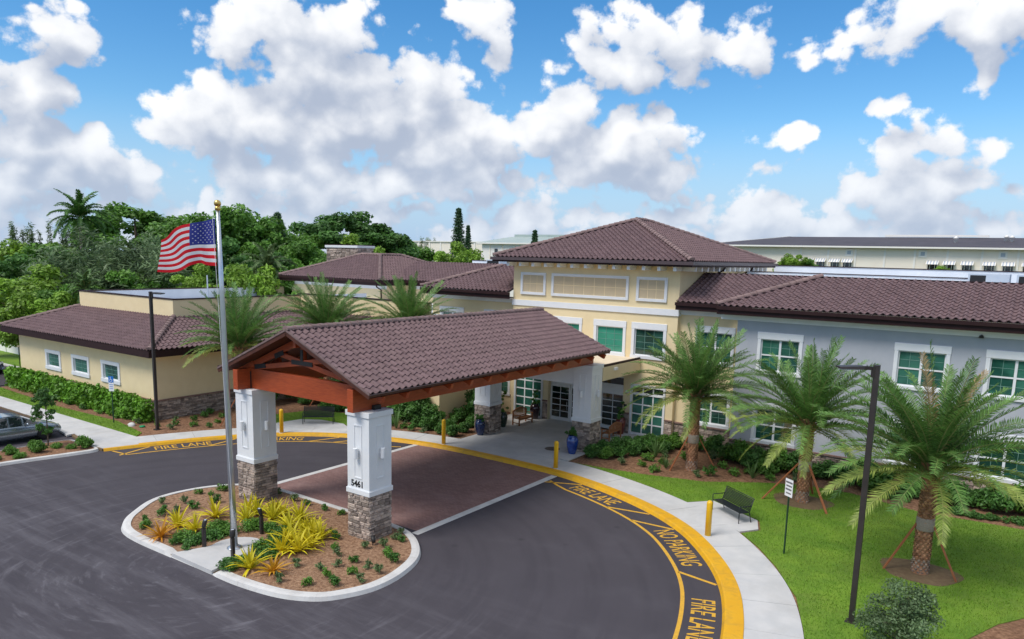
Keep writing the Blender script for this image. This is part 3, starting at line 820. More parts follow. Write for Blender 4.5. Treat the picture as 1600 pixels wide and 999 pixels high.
# ---- painted fire lane
def stripe(pts, w, name='painted_line'):
    P = np.array(pts, float); N = normals2(P); a, b = P+N*w/2, P-N*w/2
    m = MB()
    for i in range(len(P)-1): m.add([(*b[i], .005), (*b[i+1], .005), (*a[i+1], .005), (*a[i], .005)], [(0, 1, 2, 3)])
    return m.build(name, 'road_yellow', drive)
s0, s1, s2, s3 = s_near(-38.7, 19.6), s_near(-28.3, 30.2), s_near(-18.35, 30.3), S[-2]
LW = 1.2
stripe([at_s(q, -LW)[0] for q in np.linspace(s0, s1-1.6, 60)]+[at_s(s1-.8, -1.05)[0], at_s(s1, -.8)[0]], .11)
stripe([at_s(s2, -.8)[0], at_s(s2+.8, -1.05)[0]]+[at_s(q, -LW)[0] for q in np.linspace(s2+1.6, s3, 70)], .13)
stripe([at_s(s0-.55, -.1)[0], at_s(s0, -LW)[0]], .11)
for (sx, sy), d in (((-16.9, 29.9), 1.5), ((-12.6, 28.3), 1.55), ((-11.0, 27.2), 1.5), ((-7.8, 23.2), .95), ((-38.36, 20.75), 1.6), ((-32.4, 28.75), 1.5), ((-31.0, 29.5), 1.4), ((-36.55, 24.8), 1.5)):
    sc = s_near(sx, sy)
    p, _ = at_s(sc, -.04); q, _ = at_s(sc-d, -LW+.05); stripe([p, q], .13)
def lay_text(txt, sx, sy, w, size, stretch):
    me = text_mesh(txt, size, .009, stretch, 0, 'road_yellow')
    # bend the word along the kerb; cut the stencil bridges
    bm = bmesh.new(); bm.from_mesh(me)
    for cy, hh in ((.03*size, .009),):
        for d in (-hh, hh):
            bmesh.ops.bisect_plane(bm, geom=bm.verts[:]+bm.edges[:]+bm.faces[:], plane_co=(0, cy+d, 0), plane_no=(0, 1, 0))
        kill = [f for f in bm.faces if abs(f.calc_center_median().y-cy) < hh*.9]
        bmesh.ops.delete(bm, geom=kill, context='FACES')
    sc = s_near(sx, sy)
    for v in bm.verts:
        p, _ = at_s(sc+v.co.x, w+v.co.y); v.co = (p[0], p[1], .0055)
    bm.to_mesh(me); bm.free()
    link('painted_lettering', me, drive)
lay_text('FIRE LANE', -15.5, 29.5, -.60, 1.05, .62)
lay_text('NO PARKING', -9.7, 25.9, -.60, 1.05, .58)
lay_text('FIRE LANE', -6.75, 20.7, -.60, 1.05, .62)
lay_text('FIRE LANE', -37.75, 22.3, -.58, 1.05, .62)
lay_text('NO PARKING', -35.35, 26.35, -.58, 1.05, .58)

# ---- the planted island
ISL = ([(-27.3, 13.55), (-28.25, 14.1), (-28.95, 14.85), (-29.7, 15.9), (-29.95, 17.0), (-29.7, 18.4), (-28.95, 19.6), (-27.9, 20.3), (-26.6, 20.45), (-24, 20.45), (-22, 20.45), (-19.9, 20.4), (-18.72, 20.15), (-17.64, 19.45), (-16.81, 18.45), (-16.36, 17.1), (-16.32, 15.93), (-16.64, 15.0), (-17.2, 14.25), (-18.3, 13.7), (-20, 13.43), (-21.7, 13.4), (-23.7, 13.37), (-26.0, 13.36)])
isl = catmull([ISL[-2], ISL[-1]]+ISL+[ISL[0], ISL[1]], 6)[12:-7]
isl = isl[:len(isl)//12*12] if len(isl) % 12 < 3 else isl
def inset(P, d):
    T = np.roll(P, -1, 0)-np.roll(P, 1, 0); T /= np.linalg.norm(T, axis=1)[:, None]
    return P+np.c_[T[:, 1], -T[:, 0]]*d
in0, in1, in2, in3 = isl, inset(isl, .05), inset(isl, .16), inset(isl, .34)
kz = lambda P, z: [(p[0], p[1], z) for p in P]
island_kerb = struct('island_kerb', MB().prism([tuple(p) for p in inset(isl, .08)], -.02, .06), 'soil')
n_i = len(isl); seg = 12
drop = lambda p: 0.0 if (-23.75 < p[0] < -21.3 and p[1] < 14) else 1.0
for st in range(0, n_i, seg):
    m = MB(); ids = [(st+j) % n_i for j in range(seg+1)]
    for a, b in zip(ids[:-1], ids[1:]):
        last = (b == ids[-1]); f = .994 if last else 1.0
        def rowp(i):
            h = drop(in2[i]); return [(*in0[i], -.01), (*in1[i], .008+.12*h), (*in2[i], .02+.135*h), (*in3[i], .03+.125*h), (*in3[i], .0)]
        ra, rb = rowp(a), rowp(b)
        if last: rb = [tuple(np.array(p)*.988+np.array(q)*.012) for p, q in zip(rb, ra)]
        for j in range(4): m.add([ra[j], rb[j], rb[j+1], ra[j+1]], [(0, 1, 2, 3)])
    m.build('kerb_stone', 'kerb_concrete', island_kerb, True)
struct('island_mulch', MB().prism([tuple(p) for p in in3], 0, .125), 'mulch_light')
pad = [(-23.72, 13.42), (-21.35, 13.42), (-21.45, 14.0), (-21.55, 14.35)]+[(-22.45+.95*math.cos(t), 15.15+.95*math.sin(t)) for t in np.linspace(-.3, math.pi+.5, 18)]+[(-23.3, 14.5)]
struct('flagpole_pad', MB().prism(pad, .0, .152), 'concrete')
# parking bed with its pale kerb
bed = catmull([(-39.9, 2), (-40.2, 9), (-40.15, 14), (-39.55, 17.2), (-39.4, 18.5), (-40.1, 18.85), (-41.8, 18.8), (-42.75, 18.3), (-42.85, 15), (-42.85, 9), (-42.8, 2), (-41.4, 1.2), (-39.9, 2)], 6)[:-1]
if sum(bed[i][0]*bed[(i+1) % len(bed)][1]-bed[(i+1) % len(bed)][0]*bed[i][1] for i in range(len(bed))) > 0: bed = bed[::-1]
b0, b1, b2 = bed, inset(bed, .05), inset(bed, .20)
m = MB(); n_b = len(bed)
for i in range(n_b):
    j = (i+1) % n_b
    for (a, za), (b, zb) in (((b0, -.01), (b1, .12)), ((b1, .12), (b2, .15)), ((b2, .15), (b2, 0))):
        m.add([(*a[i], za), (*a[j], za), (*b[j], zb), (*b[i], zb)], [(0, 1, 2, 3)])
struct('bed_kerb', m, 'kerb_concrete', True)
struct('parking_mulch', MB().prism([tuple(p) for p in b2], 0, .115), 'mulch')
MB().box(-48.9, -48.8, 14.2, 19.6, .001, .005).build('painted_line', 'sign_white', drive)
MB().box(-45.95, -45.85, 14.2, 19.6, .001, .005).build('painted_line', 'sign_white', drive)
# ground west of the low wing
struct('far_lawn', MB().prism([(-90, 24), (-64.5, 24.2), (-64.5, 60), (-90, 60)], -.05, .05), 'lawn')
struct('service_drive', MB().prism([(-130, 21.4), (-63.2, 21.4), (-63.2, 27.2), (-130, 27.2)], -.04, .056), 'asphalt')
struct('service_kerb', MB().prism([(-100, 27.2), (-63.2, 27.2), (-63.2, 27.55), (-100, 27.55)], -.04, .16), 'kerb_concrete')
# ------------------------------------------------------------------ the entrance canopy (porte-cochere)
XC, W2, ZR, ZE, Y0, Y1 = -23.16, 4.42, 7.60, 5.72, 18.02, 35.55
CXS, CYS, CS = (-26.535, -19.785), (19.015, 35.185), 1.13
canopy = thing('entrance_canopy', (XC, 26.8, 0), 'tiled gable canopy on four white and stone columns over the entrance drive', 'canopy')
CAM = Vector((0, 0, 10.6))
rs = np.random.default_rng(21)
TRIM_Z, SH_TOP = 1.82, 4.73
stuff_stones = []; indiv = 0
for ci, cx in enumerate(CXS):
    for cj, cy in enumerate(CYS):
        h = CS/2
        m = MB(); m.box(cx-h, cx+h, cy-h, cy+h, TRIM_Z+.05, SH_TOP+.02)
        col = m.build('column', 'white_paint', canopy)
        m = MB(); m.box(cx-h-.045, cx+h+.045, cy-h-.045, cy+h+.045, TRIM_Z, TRIM_Z+.19)
        m.box(cx-h-.02, cx+h+.02, cy-h-.02, cy+h+.02, TRIM_Z+.19, TRIM_Z+.215)
        bevel(m.build('base_trim', 'white_paint', col), .012)
        m = MB(); m.box(cx-h-.05, cx+h+.05, cy-h-.05, cy+h+.05, SH_TOP, SH_TOP+.20)
        bevel(m.build('cap', 'white_paint', col), .012)
        MB().box(cx-h+.035, cx+h-.035, cy-h+.035, cy+h-.035, 0, TRIM_Z+.02).build('core', 'mortar', col)
        # narrow raised frame on every face
        for (ex, ey) in ((0, -1), (1, 0), (0, 1), (-1, 0)):
            m = MB(); f0, f1, b, t = -.2, .2, 2.42, 4.42
            for (a0, a1, z0, z1) in ((f0, f0+.035, b, t), (f1-.035, f1, b, t), (f0+.035, f1-.035, b, b+.04), (f0+.035, f1-.035, t-.04, t)):
                if ey: ys = sorted((cy+ey*(h-.005), cy+ey*(h+.022))); m.box(cx+a0, cx+a1, ys[0], ys[1], z0, z1)
                else: xs_ = sorted((cx+ex*(h-.005), cx+ex*(h+.022))); m.box(xs_[0], xs_[1], cy+a0, cy+a1, z0, z1)
            m.build('panel_moulding', 'white_paint', col)
            if (ex, ey) in ((0, -1), (1, 0)) and not (cj == 1 and ci == 0):
                px, py = cx+ex*(h+.13), cy+ey*(h+.13)
                m = MB(); m.lathe([(.085, 0), (.09, .01), (.09, .37), (.085, .38)], 14, (px, py, 3.2))
                m.box(min(cx+ex*h, px)-.03*(ey != 0), max(cx+ex*h, px)+.03*(ey != 0), min(cy+ey*h, py)-.03*(ex != 0), max(cy+ey*h, py)+.03*(ex != 0), 3.33, 3.45)
                m.build('wall_sconce', 'white_paint', col)
            # ledgestone base, every stone a block
            o = {(0, -1): (cx-h, cy-h+.03), (1, 0): (cx+h-.03, cy-h), (0, 1): (cx+h, cy+h-.03), (-1, 0): (cx-h+.03, cy+h)}[(ex, ey)]
            eu = {(0, -1): (1, 0, 0), (1, 0): (0, 1, 0), (0, 1): (-1, 0, 0), (-1, 0): (0, -1, 0)}[(ex, ey)]
            ms = stone_face((*o, .08), eu, (ex, ey, 0), CS, TRIM_Z-.085, rs)
            show = (ex, ey) in ((0, -1), (1, 0)) and (cj == 0 or (ex, ey) == (0, -1))
            for M4 in ms:
                if show and indiv < 300:
                    so = link('stone', STONE_MESHES[int(rs.integers(0, 9))], col)
                    so.matrix_local = Matrix.Translation((-XC, -26.8, 0)) @ M4; indiv += 1
                else: stuff_stones.append(Matrix.Translation((-XC, -26.8, 0)) @ M4)
        if ci == 1 and cj == 0:
            me = text_mesh('5461', .33, .008, 1.0, .006, 'ink')
            t = link('house_number', me, col)
            t.rotation_euler = (R(90), 0, 0); t.location = (cx-.05-XC, cy-h-.006-26.8, 2.20)
tag(link('stone', stones_joined(stuff_stones, rs), canopy), kind='stuff')

# timber frame
def beamo(name, p, q, w, h, parent=canopy, matn='wood_red', up=(0, 0, 1)):
    return bevel(MB().beam(p, q, w, h, up).build(name, matn, parent), .012)
BZ0, BZ1 = 4.935, 5.77
for cx in CXS:
    beamo('side_beam', (cx, 18.08, (BZ0+BZ1)/2), (cx, 35.45, (BZ0+BZ1)/2), .30, BZ1-BZ0)
SLP = (ZR-ZE)/W2
def roofz(x): return ZR-abs(x-XC)*SLP
for ty in (18.82, 24.3, 29.8, 35.0):
    front = ty < 19
    beamo('tie_beam', (CXS[0]+.15, ty, 5.36), (CXS[1]-.15, ty, 5.36), .22, .84 if front else .5)
    for sgn in (-1, 1):
        beamo('rafter', (XC+sgn*3.95, ty, roofz(XC+3.95)-.36), (XC, ty, ZR-.36), .18, .26)
        beamo('truss_web', (XC+sgn*2.75, ty+.01*sgn, 5.86), (XC-sgn*1.35, ty+.01*sgn, roofz(XC+1.35)-.50), .16, .20)
    beamo('king_post', (XC, ty, 6.35), (XC, ty, ZR-.45), .16, .16)
    m = MB()
    for yy in (ty-.115, ty+.085):
        m.beam((XC-.62, yy+.015, 6.30), (XC+.62, yy+.015, 6.30), .02, .17); m.box(XC-.07, XC+.07, yy, yy+.03, 6.38, 6.82)
        for sgn in (-1, 1):
            m.beam((XC+sgn*2.95, yy+.015, 5.86), (XC+sgn*2.25, yy+.015, 5.98), .022, .19)
            m.beam((XC+sgn*1.65, yy+.015, 6.42), (XC+sgn*1.1, yy+.015, 6.62), .022, .19)
    m.build('steel_plate', 'steel_black', canopy)
    if front:
        m = MB()
        for cx, sgn in ((CXS[0], 1), (CXS[1], -1)):
            m.box(min(cx+sgn*.15, cx+sgn*.19), max(cx+sgn*.15, cx+sgn*.19), ty-.14, ty+.14, BZ0+.0, BZ1-.12)
            m.box(cx-.3, cx+.3, ty+.17, ty+.5, BZ0-.005, BZ0+.16)
        m.build('steel_bracket', 'steel_black', canopy)
for k in range(14):
    y = 18.75+k*1.262
    for sgn in (-1, 1):
        a = (XC+sgn*(W2-.06), y, roofz(XC+W2-.06)-.33); b = (XC+sgn*3.0, y, roofz(XC+3.0)-.33)
        beamo('rafter_tail', a, b, .16, .24)
beamo('ridge_beam', (XC, Y0+.35, ZR-.52), (XC, Y1-.3, ZR-.52), .16, .3)
m = MB()
for sgn in (-1, 1):                              # board ceiling and roof body
    a, b = XC+sgn*(W2-.05), XC
    for z0 in (-.17,):
        vs = [(a, Y0+.05, ZE+.02-.17), (b, Y0+.05, ZR-.17), (b, Y1-.05, ZR-.17), (a, Y1-.05, ZE+.02-.17)]
        m.add(vs, [(0, 1, 2, 3) if sgn < 0 else (3, 2, 1, 0)])
m.build('ceiling_boards', 'wood_dark', canopy)
for sgn in (-1, 1):
    e = XC+sgn*W2
    MB().beam((e, Y0-.02, ZE-.06), (e, Y1+.02, ZE-.06), .045, .09).build('eave_fascia', 'wood_dark', canopy)
    for yy in (Y0+.0, Y1-.0):
        MB().beam((XC+sgn*(W2+.02), yy, ZE-.07-.02*SLP), (XC+sgn*.003, yy, ZR-.07), .05, .20).build('rake_board', 'wood_dark', canopy)
m = MB()
for sgn in (-1, 1):
    e = XC+sgn*(W2+.03)
    m.beam((e, Y0-.03, ZE-.005), (e, Y1+.03, ZE-.005), .05, .03)
    for yy in (Y0-.035, Y1+.035): m.beam((XC+sgn*(W2+.03), yy, ZE+.005), (XC, yy, ZR+.035), .03, .07)
m.build('drip_edge', 'ridge_tile', canopy)

deck = MB(); V = math.hypot(W2, ZR-ZE); Ly = Y1-Y0
rt = np.random.default_rng(31)
planes = [roof_plane((XC+W2, Y0, ZE), (0, 1, 0), [(0, 0), (Ly, 0), (Ly, V-.03), (0, V-.03)], (-W2, 0, ZR-ZE), rt, deck),
          roof_plane((XC-W2, Y1, ZE), (0, -1, 0), [(0, 0), (Ly, 0), (Ly, V-.03), (0, V-.03)], (W2, 0, ZR-ZE), rt, deck)]
deck.build('roof_deck', 'roof_deck', canopy)
order = sorted(planes[0][0], key=lambda t: (t[0].translation-CAM).length)[:300]
skip = {k for _, k in order}
for M4, k in order:
    o = link('roof_tile', TILE_MESHES[int(rt.integers(0, 7))], canopy); o.matrix_local = Matrix.Translation((-XC, -26.8, 0)) @ M4
G = []
for i, (mats_, cells, fr) in enumerate(planes):
    G += tiles_array(cells, fr, skip if i == 0 else set(), rt)
G = [(v-np.array([XC, 26.8, 0], np.float32), q, t) for v, q, t in G]
tag(link('roof_tile', poly_mesh('roof_tile', G, 'roof_tile'), canopy), kind='stuff')
m = MB(); ridge_caps(m, (XC, Y0-.02, ZR+.03), (XC, Y1+.02, ZR+.03), .15, .40)
o = m.build('ridge_caps', 'ridge_tile', canopy, False); set_tint(o.data, np.repeat(rt.random(len(o.data.polygons)//7+1), 7)[:len(o.data.polygons)])
# ------------------------------------------------------------------ the building
BO = (-22.8, 40.4, 0.0)
bld = thing('care_home_building', BO, 'cream and grey stucco building with brown tiled roofs and raised entrance tower', 'building')
rb = np.random.default_rng(41)
def split_build(m, name, matn, parent, n=8):
    for i in range(0, len(m.v), n): MB().add(m.v[i:i+n], [(0,3,2,1),(4,5,6,7),(0,1,5,4),(1,2,6,5),(2,3,7,6),(3,0,4,7)]).build(name, matn, parent)

def wall_holes(m, x0, x1, z0, z1, y, holes, depth=.34):
    """front (-y) wall with openings and their reveals"""
    xs = sorted({x0, x1, *[h[0] for h in holes], *[h[1] for h in holes]}); zs = sorted({z0, z1, *[h[2] for h in holes], *[h[3] for h in holes]})
    for a, b in zip(xs[:-1], xs[1:]):
        for c, d in zip(zs[:-1], zs[1:]):
            mx, mz = (a+b)/2, (c+d)/2
            if any(h[0] < mx < h[1] and h[2] < mz < h[3] for h in holes): continue
            m.quad((a, y, c), (b, y, c), (b, y, d), (a, y, d))
    for a, b, c, d in holes:
        Y = y+depth
        m.quad((a, y, c), (a, Y, c), (a, Y, d), (a, y, d)); m.quad((b, Y, c), (b, y, c), (b, y, d), (b, Y, d))
        m.quad((a, y, c), (b, y, c), (b, Y, c), (a, Y, c)); m.quad((a, Y, d), (b, Y, d), (b, y, d), (a, y, d))
        m.quad((a, Y, c), (b, Y, c), (b, Y, d), (a, Y, d))

def grid_panes(win, x0, x1, z0, z1, y, cols, rows, glass, bar, barm, par=None):
    """glass panes one by one with the bars between them"""
    w, h = (x1-x0)/cols, (z1-z0)/rows
    for i in range(cols):
        for j in range(rows):
            MB().box(x0+i*w+.004, x0+(i+1)*w-.004, y, y+.02, z0+j*h+.004, z0+(j+1)*h-.004).build('pane', glass, win)
    m = MB()
    for i in range(1, cols): m.box(x0+i*w-bar/2, x0+i*w+bar/2, y-.02, y+.004, z0, z1)
    for j in range(1, rows):
        for i in range(cols): m.box(x0+i*w+bar/2*(i > 0), x0+(i+1)*w-bar/2*(i < cols-1), y-.018, y+.003, z0+j*h-bar/2, z0+j*h+bar/2)
    if m.v: m.build('muntin', barm, win)

def window(x0, x1, z0, z1, y, units=1, cols=2, rows=4, glass='glass_green', rail=False, bar=.016, barm='muntin', side=.17, top=.36, bot=.17, depth=.12):
    """white surround, frame and panes; returns the opening for the wall"""
    m = MB()
    m.box(x0, x0+side, y-.055, y+depth+.06, z0+bot, z1-top); m.box(x1-side, x1, y-.055, y+depth+.06, z0+bot, z1-top)
    m.box(x0-.02, x1+.02, y-.065, y+depth+.06, z1-top, z1); m.box(x0-.03, x1+.03, y-.085, y+depth+.06, z0, z0+bot)
    win = bevel(m.build('window', 'trim_white', bld), .01, 1)
    gx0, gx1, gz0, gz1 = x0+side, x1-side, z0+bot, z1-top
    f = MB(); fw = .055; uw = (gx1-gx0)/units
    yf = y+depth-.05
    for u in range(units):
        a, b = gx0+u*uw, gx0+(u+1)*uw
        f.box(a, a+fw, yf, yf+.06, gz0, gz1); f.box(b-fw, b, yf, yf+.06, gz0, gz1)
        f.box(a+fw, b-fw, yf, yf+.06, gz0, gz0+fw); f.box(a+fw, b-fw, yf, yf+.06, gz1-fw, gz1)
        if rail:
            mid = (gz0+gz1)/2; f.box(a+fw, b-fw, yf-.01, yf+.05, mid-.035, mid+.035)
            grid_panes(win, a+fw, b-fw, gz0+fw, mid-.035, yf+.03, cols, rows, glass, bar, barm)
            grid_panes(win, a+fw, b-fw, mid+.035, gz1-fw, yf+.03, cols, rows, glass, bar, barm)
        else: grid_panes(win, a+fw, b-fw, gz0+fw, gz1-fw, yf+.03, cols, rows, glass, bar, barm)
    f.build('frame', 'white_paint', win)
    return (gx0-.03, gx1+.03, gz0-.03, gz1+.03)

def storefront(x0, x1, z0, z1, y, cols, rows, glass='glass_green', side=.14, top=.16, bot=.12, bar=.075, transom=0.0):
    m = MB(); m.box(x0, x0+side, y-.06, y+.10, z0, z1-top); m.box(x1-side, x1, y-.06, y+.10, z0, z1-top); m.box(x0, x1, y-.065, y+.10, z1-top, z1)
    m.box(x0+side, x1-side, y-.02, y+.10, z0, z0+bot)
    win = bevel(m.build('window', 'trim_white', bld), .01, 1)
    gx0, gx1, gz0, gz1 = x0+side, x1-side, z0+bot, z1-top
    if transom:
        MB().box(gx0, gx1, y-.01, y+.09, gz1-transom-.14, gz1-transom).build('frame', 'white_paint', win)
        grid_panes(win, gx0, gx1, gz1-transom, gz1, y+.06, cols, 1, 'glass_dark', bar, 'white_paint'); gz1 -= transom+.14
    grid_panes(win, gx0, gx1, gz0, gz1, y+.06, cols, rows, glass, bar, 'white_paint')
    return (x0+side+.001, x1-side-.001, z0, z1-top-.001)

TY, RY, GY = 40.4, 40.72, 39.6
# ---------------- tower
holes = []
for (x0, x1, g) in ((-27.85, -25.65, 'glass_green'), (-25.5, -23.29, 'glass_bright'), (-22.45, -20.26, 'glass_bright'), (-19.88, -17.66, 'glass_deep')):
    holes.append(window(x0, x1, 4.78, 6.91, TY, 1, 3, 4, g, side=.19, top=.38, bot=.19))
holes.append(storefront(-28.3, -26.02, .15, 3.25, TY, 3, 5))
holes.append(storefront(-19.76, -17.5, .15, 3.22, TY, 3, 4, transom=.34))
ent = (-25.62, -20.25, .15, 3.55)
# the entrance opening is cut as well
tw = MB(); wall_holes(tw, -28.56, -17.03, 0, 10.4, TY, holes+[ent], .36)
tw.quad((-17.03, TY, 0), (-17.03, 53.6, 0), (-17.03, 53.6, 10.4), (-17.03, TY, 10.4))
tw.quad((-28.56, 53.6, 0), (-28.56, TY, 0), (-28.56, TY, 10.4), (-28.56, 53.6, 10.4))
tw.quad((-17.03, 53.6, 0), (-28.56, 53.6, 0), (-28.56, 53.6, 10.4), (-17.03, 53.6, 10.4))
tw.build('tower_wall', 'stucco_yellow', bld)
m = MB(); m.box(-28.62, -16.97, TY-.075, TY+.05, 7.43, 7.79); m.box(-17.04, -16.97, TY+.05, TY+.32, 7.43, 7.79); m.build('band', 'trim_white', bld)
# blind panels with white frames
for x0, x1, n in ((-27.96, -26.03, 3), (-25.6, -20.2, 7), (-19.7, -17.75, 3)):
    z0, z1 = 8.16, 9.58; fw = .17
    m = MB(); m.box(x0, x0+fw, TY-.09, TY+.02, z0+fw, z1-fw); m.box(x1-fw, x1, TY-.09, TY+.02, z0+fw, z1-fw); m.box(x0, x1, TY-.09, TY+.02, z1-fw, z1); m.box(x0, x1, TY-.10, TY+.02, z0, z0+fw)
    fr = bevel(m.build('panel_frame', 'trim_white', bld), .012, 1)
    w, hh = (x1-x0-2*fw)/n, (z1-z0-2*fw)/2
    for i in range(n):
        for j in range(2):
            MB().box(x0+fw+i*w+.022, x0+fw+(i+1)*w-.022, TY-.022, TY+.01, z0+fw+j*hh+.022, z0+fw+(j+1)*hh-.022).build('panel', 'stucco_panel', fr)
    MB().box(x0+fw, x1-fw, TY-.012, TY+.01, z0+fw, z1-fw).build('panel_back', 'panel_bar', fr)
# tower eaves: gutter, soffit, corbels
EX0, EX1, EY0, EY1, EZ = -29.5, -16.0, 39.4, 54.6, 10.53
m = MB(); m.box(EX0+.05, EX1-.05, EY0+.05, EY1-.05, 10.24, 10.28); m.build('soffit', 'stucco_yellow', bld)
m = MB()
for (a, b, c, d) in ((EX0-.06, EX1+.06, EY0-.06, EY0+.05), (EX0-.06, EX1+.06, EY1-.05, EY1+.06), (EX0-.06, EX0+.05, EY0+.05, EY1-.05), (EX1-.05, EX1+.06, EY0+.05, EY1-.05)):
    m.box(a, b, c, d, 10.22, 10.39)
m.build('fascia', 'fascia', bld)
m = MB()
for (a, b, c, d) in ((EX0-.16, EX1+.16, EY0-.16, EY0-.06), (EX0-.16, EX1+.16, EY1+.06, EY1+.16), (EX0-.16, EX0-.06, EY0-.06, EY1+.06), (EX1+.06, EX1+.16, EY0-.06, EY1+.06)):
    m.box(a, b, c, d, 10.33, 10.52)
m.build('gutter', 'gutter', bld)
for i in range(13):
    x = -28.45+i*(11.42/12); bevel(MB().box(x-.10, x+.10, TY-.86, TY+.01, 9.97, 10.235).build('corbel', 'white_paint', bld), .012, 1)
for i in range(15):
    y = 40.55+i*.92; bevel(MB().box(-17.04, -16.17, y-.10, y+.10, 9.97, 10.235).build('corbel', 'white_paint', bld), .012, 1)
for y in (45.2, 50.4):
    MB().tube([(-16.1, y-.2, 10.25), (-16.2, y-.2, 10.05), (-16.85, y, 9.75), (-16.92, y, 9.5), (-16.92, y, 8.6)], .055, 8).build('downspout', 'fascia', bld, True)

# ---------------- entrance vestibule below the tower
yd = TY+.34
for x0, x1, c, nm in ((-25.6, -24.12, 2, 'door'), (-24.10, -22.92, 2, 'sidelight'), (-22.90, -21.92, 1, 'sidelight'), (-21.90, -20.27, 2, 'door')):
    z0, z1 = .16, 2.36
    m = MB(); s_ = .11; b_ = .22 if nm == 'door' else .12
    m.box(x0, x0+s_, yd-.07, yd+.02, z0, 3.0); m.box(x1-s_, x1, yd-.07, yd+.02, z0, 3.0); m.box(x0+s_, x1-s_, yd-.07, yd+.02, z0, z0+b_); m.box(x0+s_, x1-s_, yd-.07, yd+.02, z1, 3.0)
    m.box(x0, x1, yd-.07, yd+.02, 3.42, 3.54)
    d = m.build(nm, 'white_paint', bld)
    grid_panes(d, x0+s_, x1-s_, z0+b_, z1, yd-.03, c, 5, 'glass_dark', .04, 'white_paint')
    MB().box(x0, x1, yd-.03, yd+.0, 3.0, 3.42).build('pane', 'glass_dark', d)
    if nm == 'door':
        MB().tube([(x1-.2, yd-.12, .9), (x1-.2, yd-.12, 1.45)], .018, 8).build('handle', 'galvanised', d, True)
# flat entry roof and its beam
m = MB(); m.box(-27.25, -19.2, 35.8, TY, 3.98, 4.74); m.build('porch_fascia', 'stucco_yellow', bld)
m = MB(); m.box(-27.25, -19.2, 35.8, 35.9, 4.74, 4.86); m.box(-19.3, -19.2, 35.9, TY-.01, 4.74, 4.86); m.box(-27.25, -27.15, 35.9, TY-.01, 4.74, 4.86); m.build('porch_coping', 'fascia', bld)
MB().box(-27.15, -19.3, 35.9, TY-.01, 4.742, 4.80).build('porch_roof', 'cream', bld)
MB().box(-27.15, -19.3, 35.9, TY-.01, 3.955, 3.98).build('porch_soffit', 'trim_white', bld)
bevel(MB().box(CXS[0]+.57, CXS[1]-.57, 34.72, 35.6, 3.80, 4.92).build('entrance_beam', 'white_paint', bld), .012, 1)
MB().box(-19.205, -19.1, 37.0, 37.35, 4.45, 4.6).build('speaker_box', 'white_paint', bld)
for (x, z, n_, mm) in ((-19.98, 2.62, 'strobe', 'white_paint'), (-20.05, 1.75, 'keypad', 'steel_black')):
    MB().box(x-.09, x+.09, TY-.07, TY+.01, z, z+.16).build(n_, mm, bld)

# ---------------- side ranges
holes = [window(-16.02, -13.76, 4.8, 6.98, RY, 2, 2, 2, rail=True), window(-16.02, -13.76, 1.25, 3.3, RY, 2, 2, 2, 'glass_deep', rail=True)]
m = MB(); wall_holes(m, -17.03, -13.2, 0, 7.9, RY, holes); m.build('wall', 'stucco_yellow', bld)
gx = ((-12.15, -9.86), (-5.64, -3.31), (-1.92, .40), (3.9, 6.2))
holes = []
for x0, x1 in gx:
    holes.append(window(x0, x1, 4.78, 6.98, GY, 2, 2, 2, rail=True)); holes.append(window(x0, x1, 1.05, 3.25, GY, 2, 2, 2, 'glass_deep', rail=True))
m = MB(); wall_holes(m, -13.3, 12, 0, 7.9, GY, holes); m.quad((12, GY, 0), (12, 60, 0), (12, 60, 7.9), (12, GY, 7.9)); m.quad((-13.3, RY+.3, 0), (-13.3, GY, 0), (-13.3, GY, 7.9), (-13.3, RY+.3, 7.9)); m.build('wall', 'stucco_grey', bld)
LY = 40.9
holes = [window(-35.3, -33.1, 4.8, 6.95, LY, 2, 2, 2, rail=True), window(-31.3, -29.1, 4.8, 6.95, LY, 2, 2, 2, rail=True), window(-31.0, -29.0, 1.2, 3.3, LY, 2, 2, 2, rail=True), window(-35.3, -33.1, 1.2, 3.3, LY, 2, 2, 2, rail=True)]
m = MB(); wall_holes(m, -36.0, -28.56, 0, 7.9, LY, holes); m.quad((-36, 50, 0), (-36, LY, 0), (-36, LY, 7.9), (-36, 50, 7.9)); m.build('wall', 'stucco_yellow', bld)
m = MB(); m.quad((-46.6, 49.1, 0), (-36, 49.1, 0), (-36, 49.1, 7.9), (-46.6, 49.1, 7.9)); m.build('wall', 'stucco_yellow', bld)
m = MB(); m.box(-58.2, -46.6, 46.1, 58.2, 0, 7.9); m.build('wall', 'stucco_yellow', bld)

def eave_front(x0, x1, y, z, wall_y, cornice='trim_white', h=.45):
    m = MB(); m.box(x0, x1, y-.02, y+.06, z-h, z-.03); m.build('fascia', 'fascia', bld)
    m = MB(); m.box(x0, x1, y-.13, y-.02, z-.2, z-.02); m.build('gutter', 'fascia', bld)
    MB().box(x0, x1, y+.06, wall_y+.05, z-h+.01, z-h+.04).build('soffit', 'trim_white', bld)
    m = MB(); m.box(x0+.02, x1-.02, wall_y-.16, wall_y+.03, z-h-.13, z-h+.01); m.box(x0+.02, x1-.02, wall_y-.09, wall_y+.03, z-h-.30, z-h-.13); m.build('cornice', cornice, bld)
EZ2 = 8.27
eave_front(-14.2, 12, 38.85, EZ2, GY)
eave_front(-17.02, -14.25, 39.95, EZ2, RY)
eave_front(-36.3, -28.57, 39.95, EZ2, LY)
eave_front(-59.0, -45.8, 45.3, EZ2, 46.1)
eave_front(-45.7, -36.2, 48.3, EZ2, 49.1)
m = MB(); m.box(-45.86, -45.74, 45.3, 48.3, EZ2-.45, EZ2-.03); m.box(-14.22, -14.14, 38.91, 39.95, EZ2-.45, EZ2-.03); split_build(m, 'fascia', 'fascia', bld)
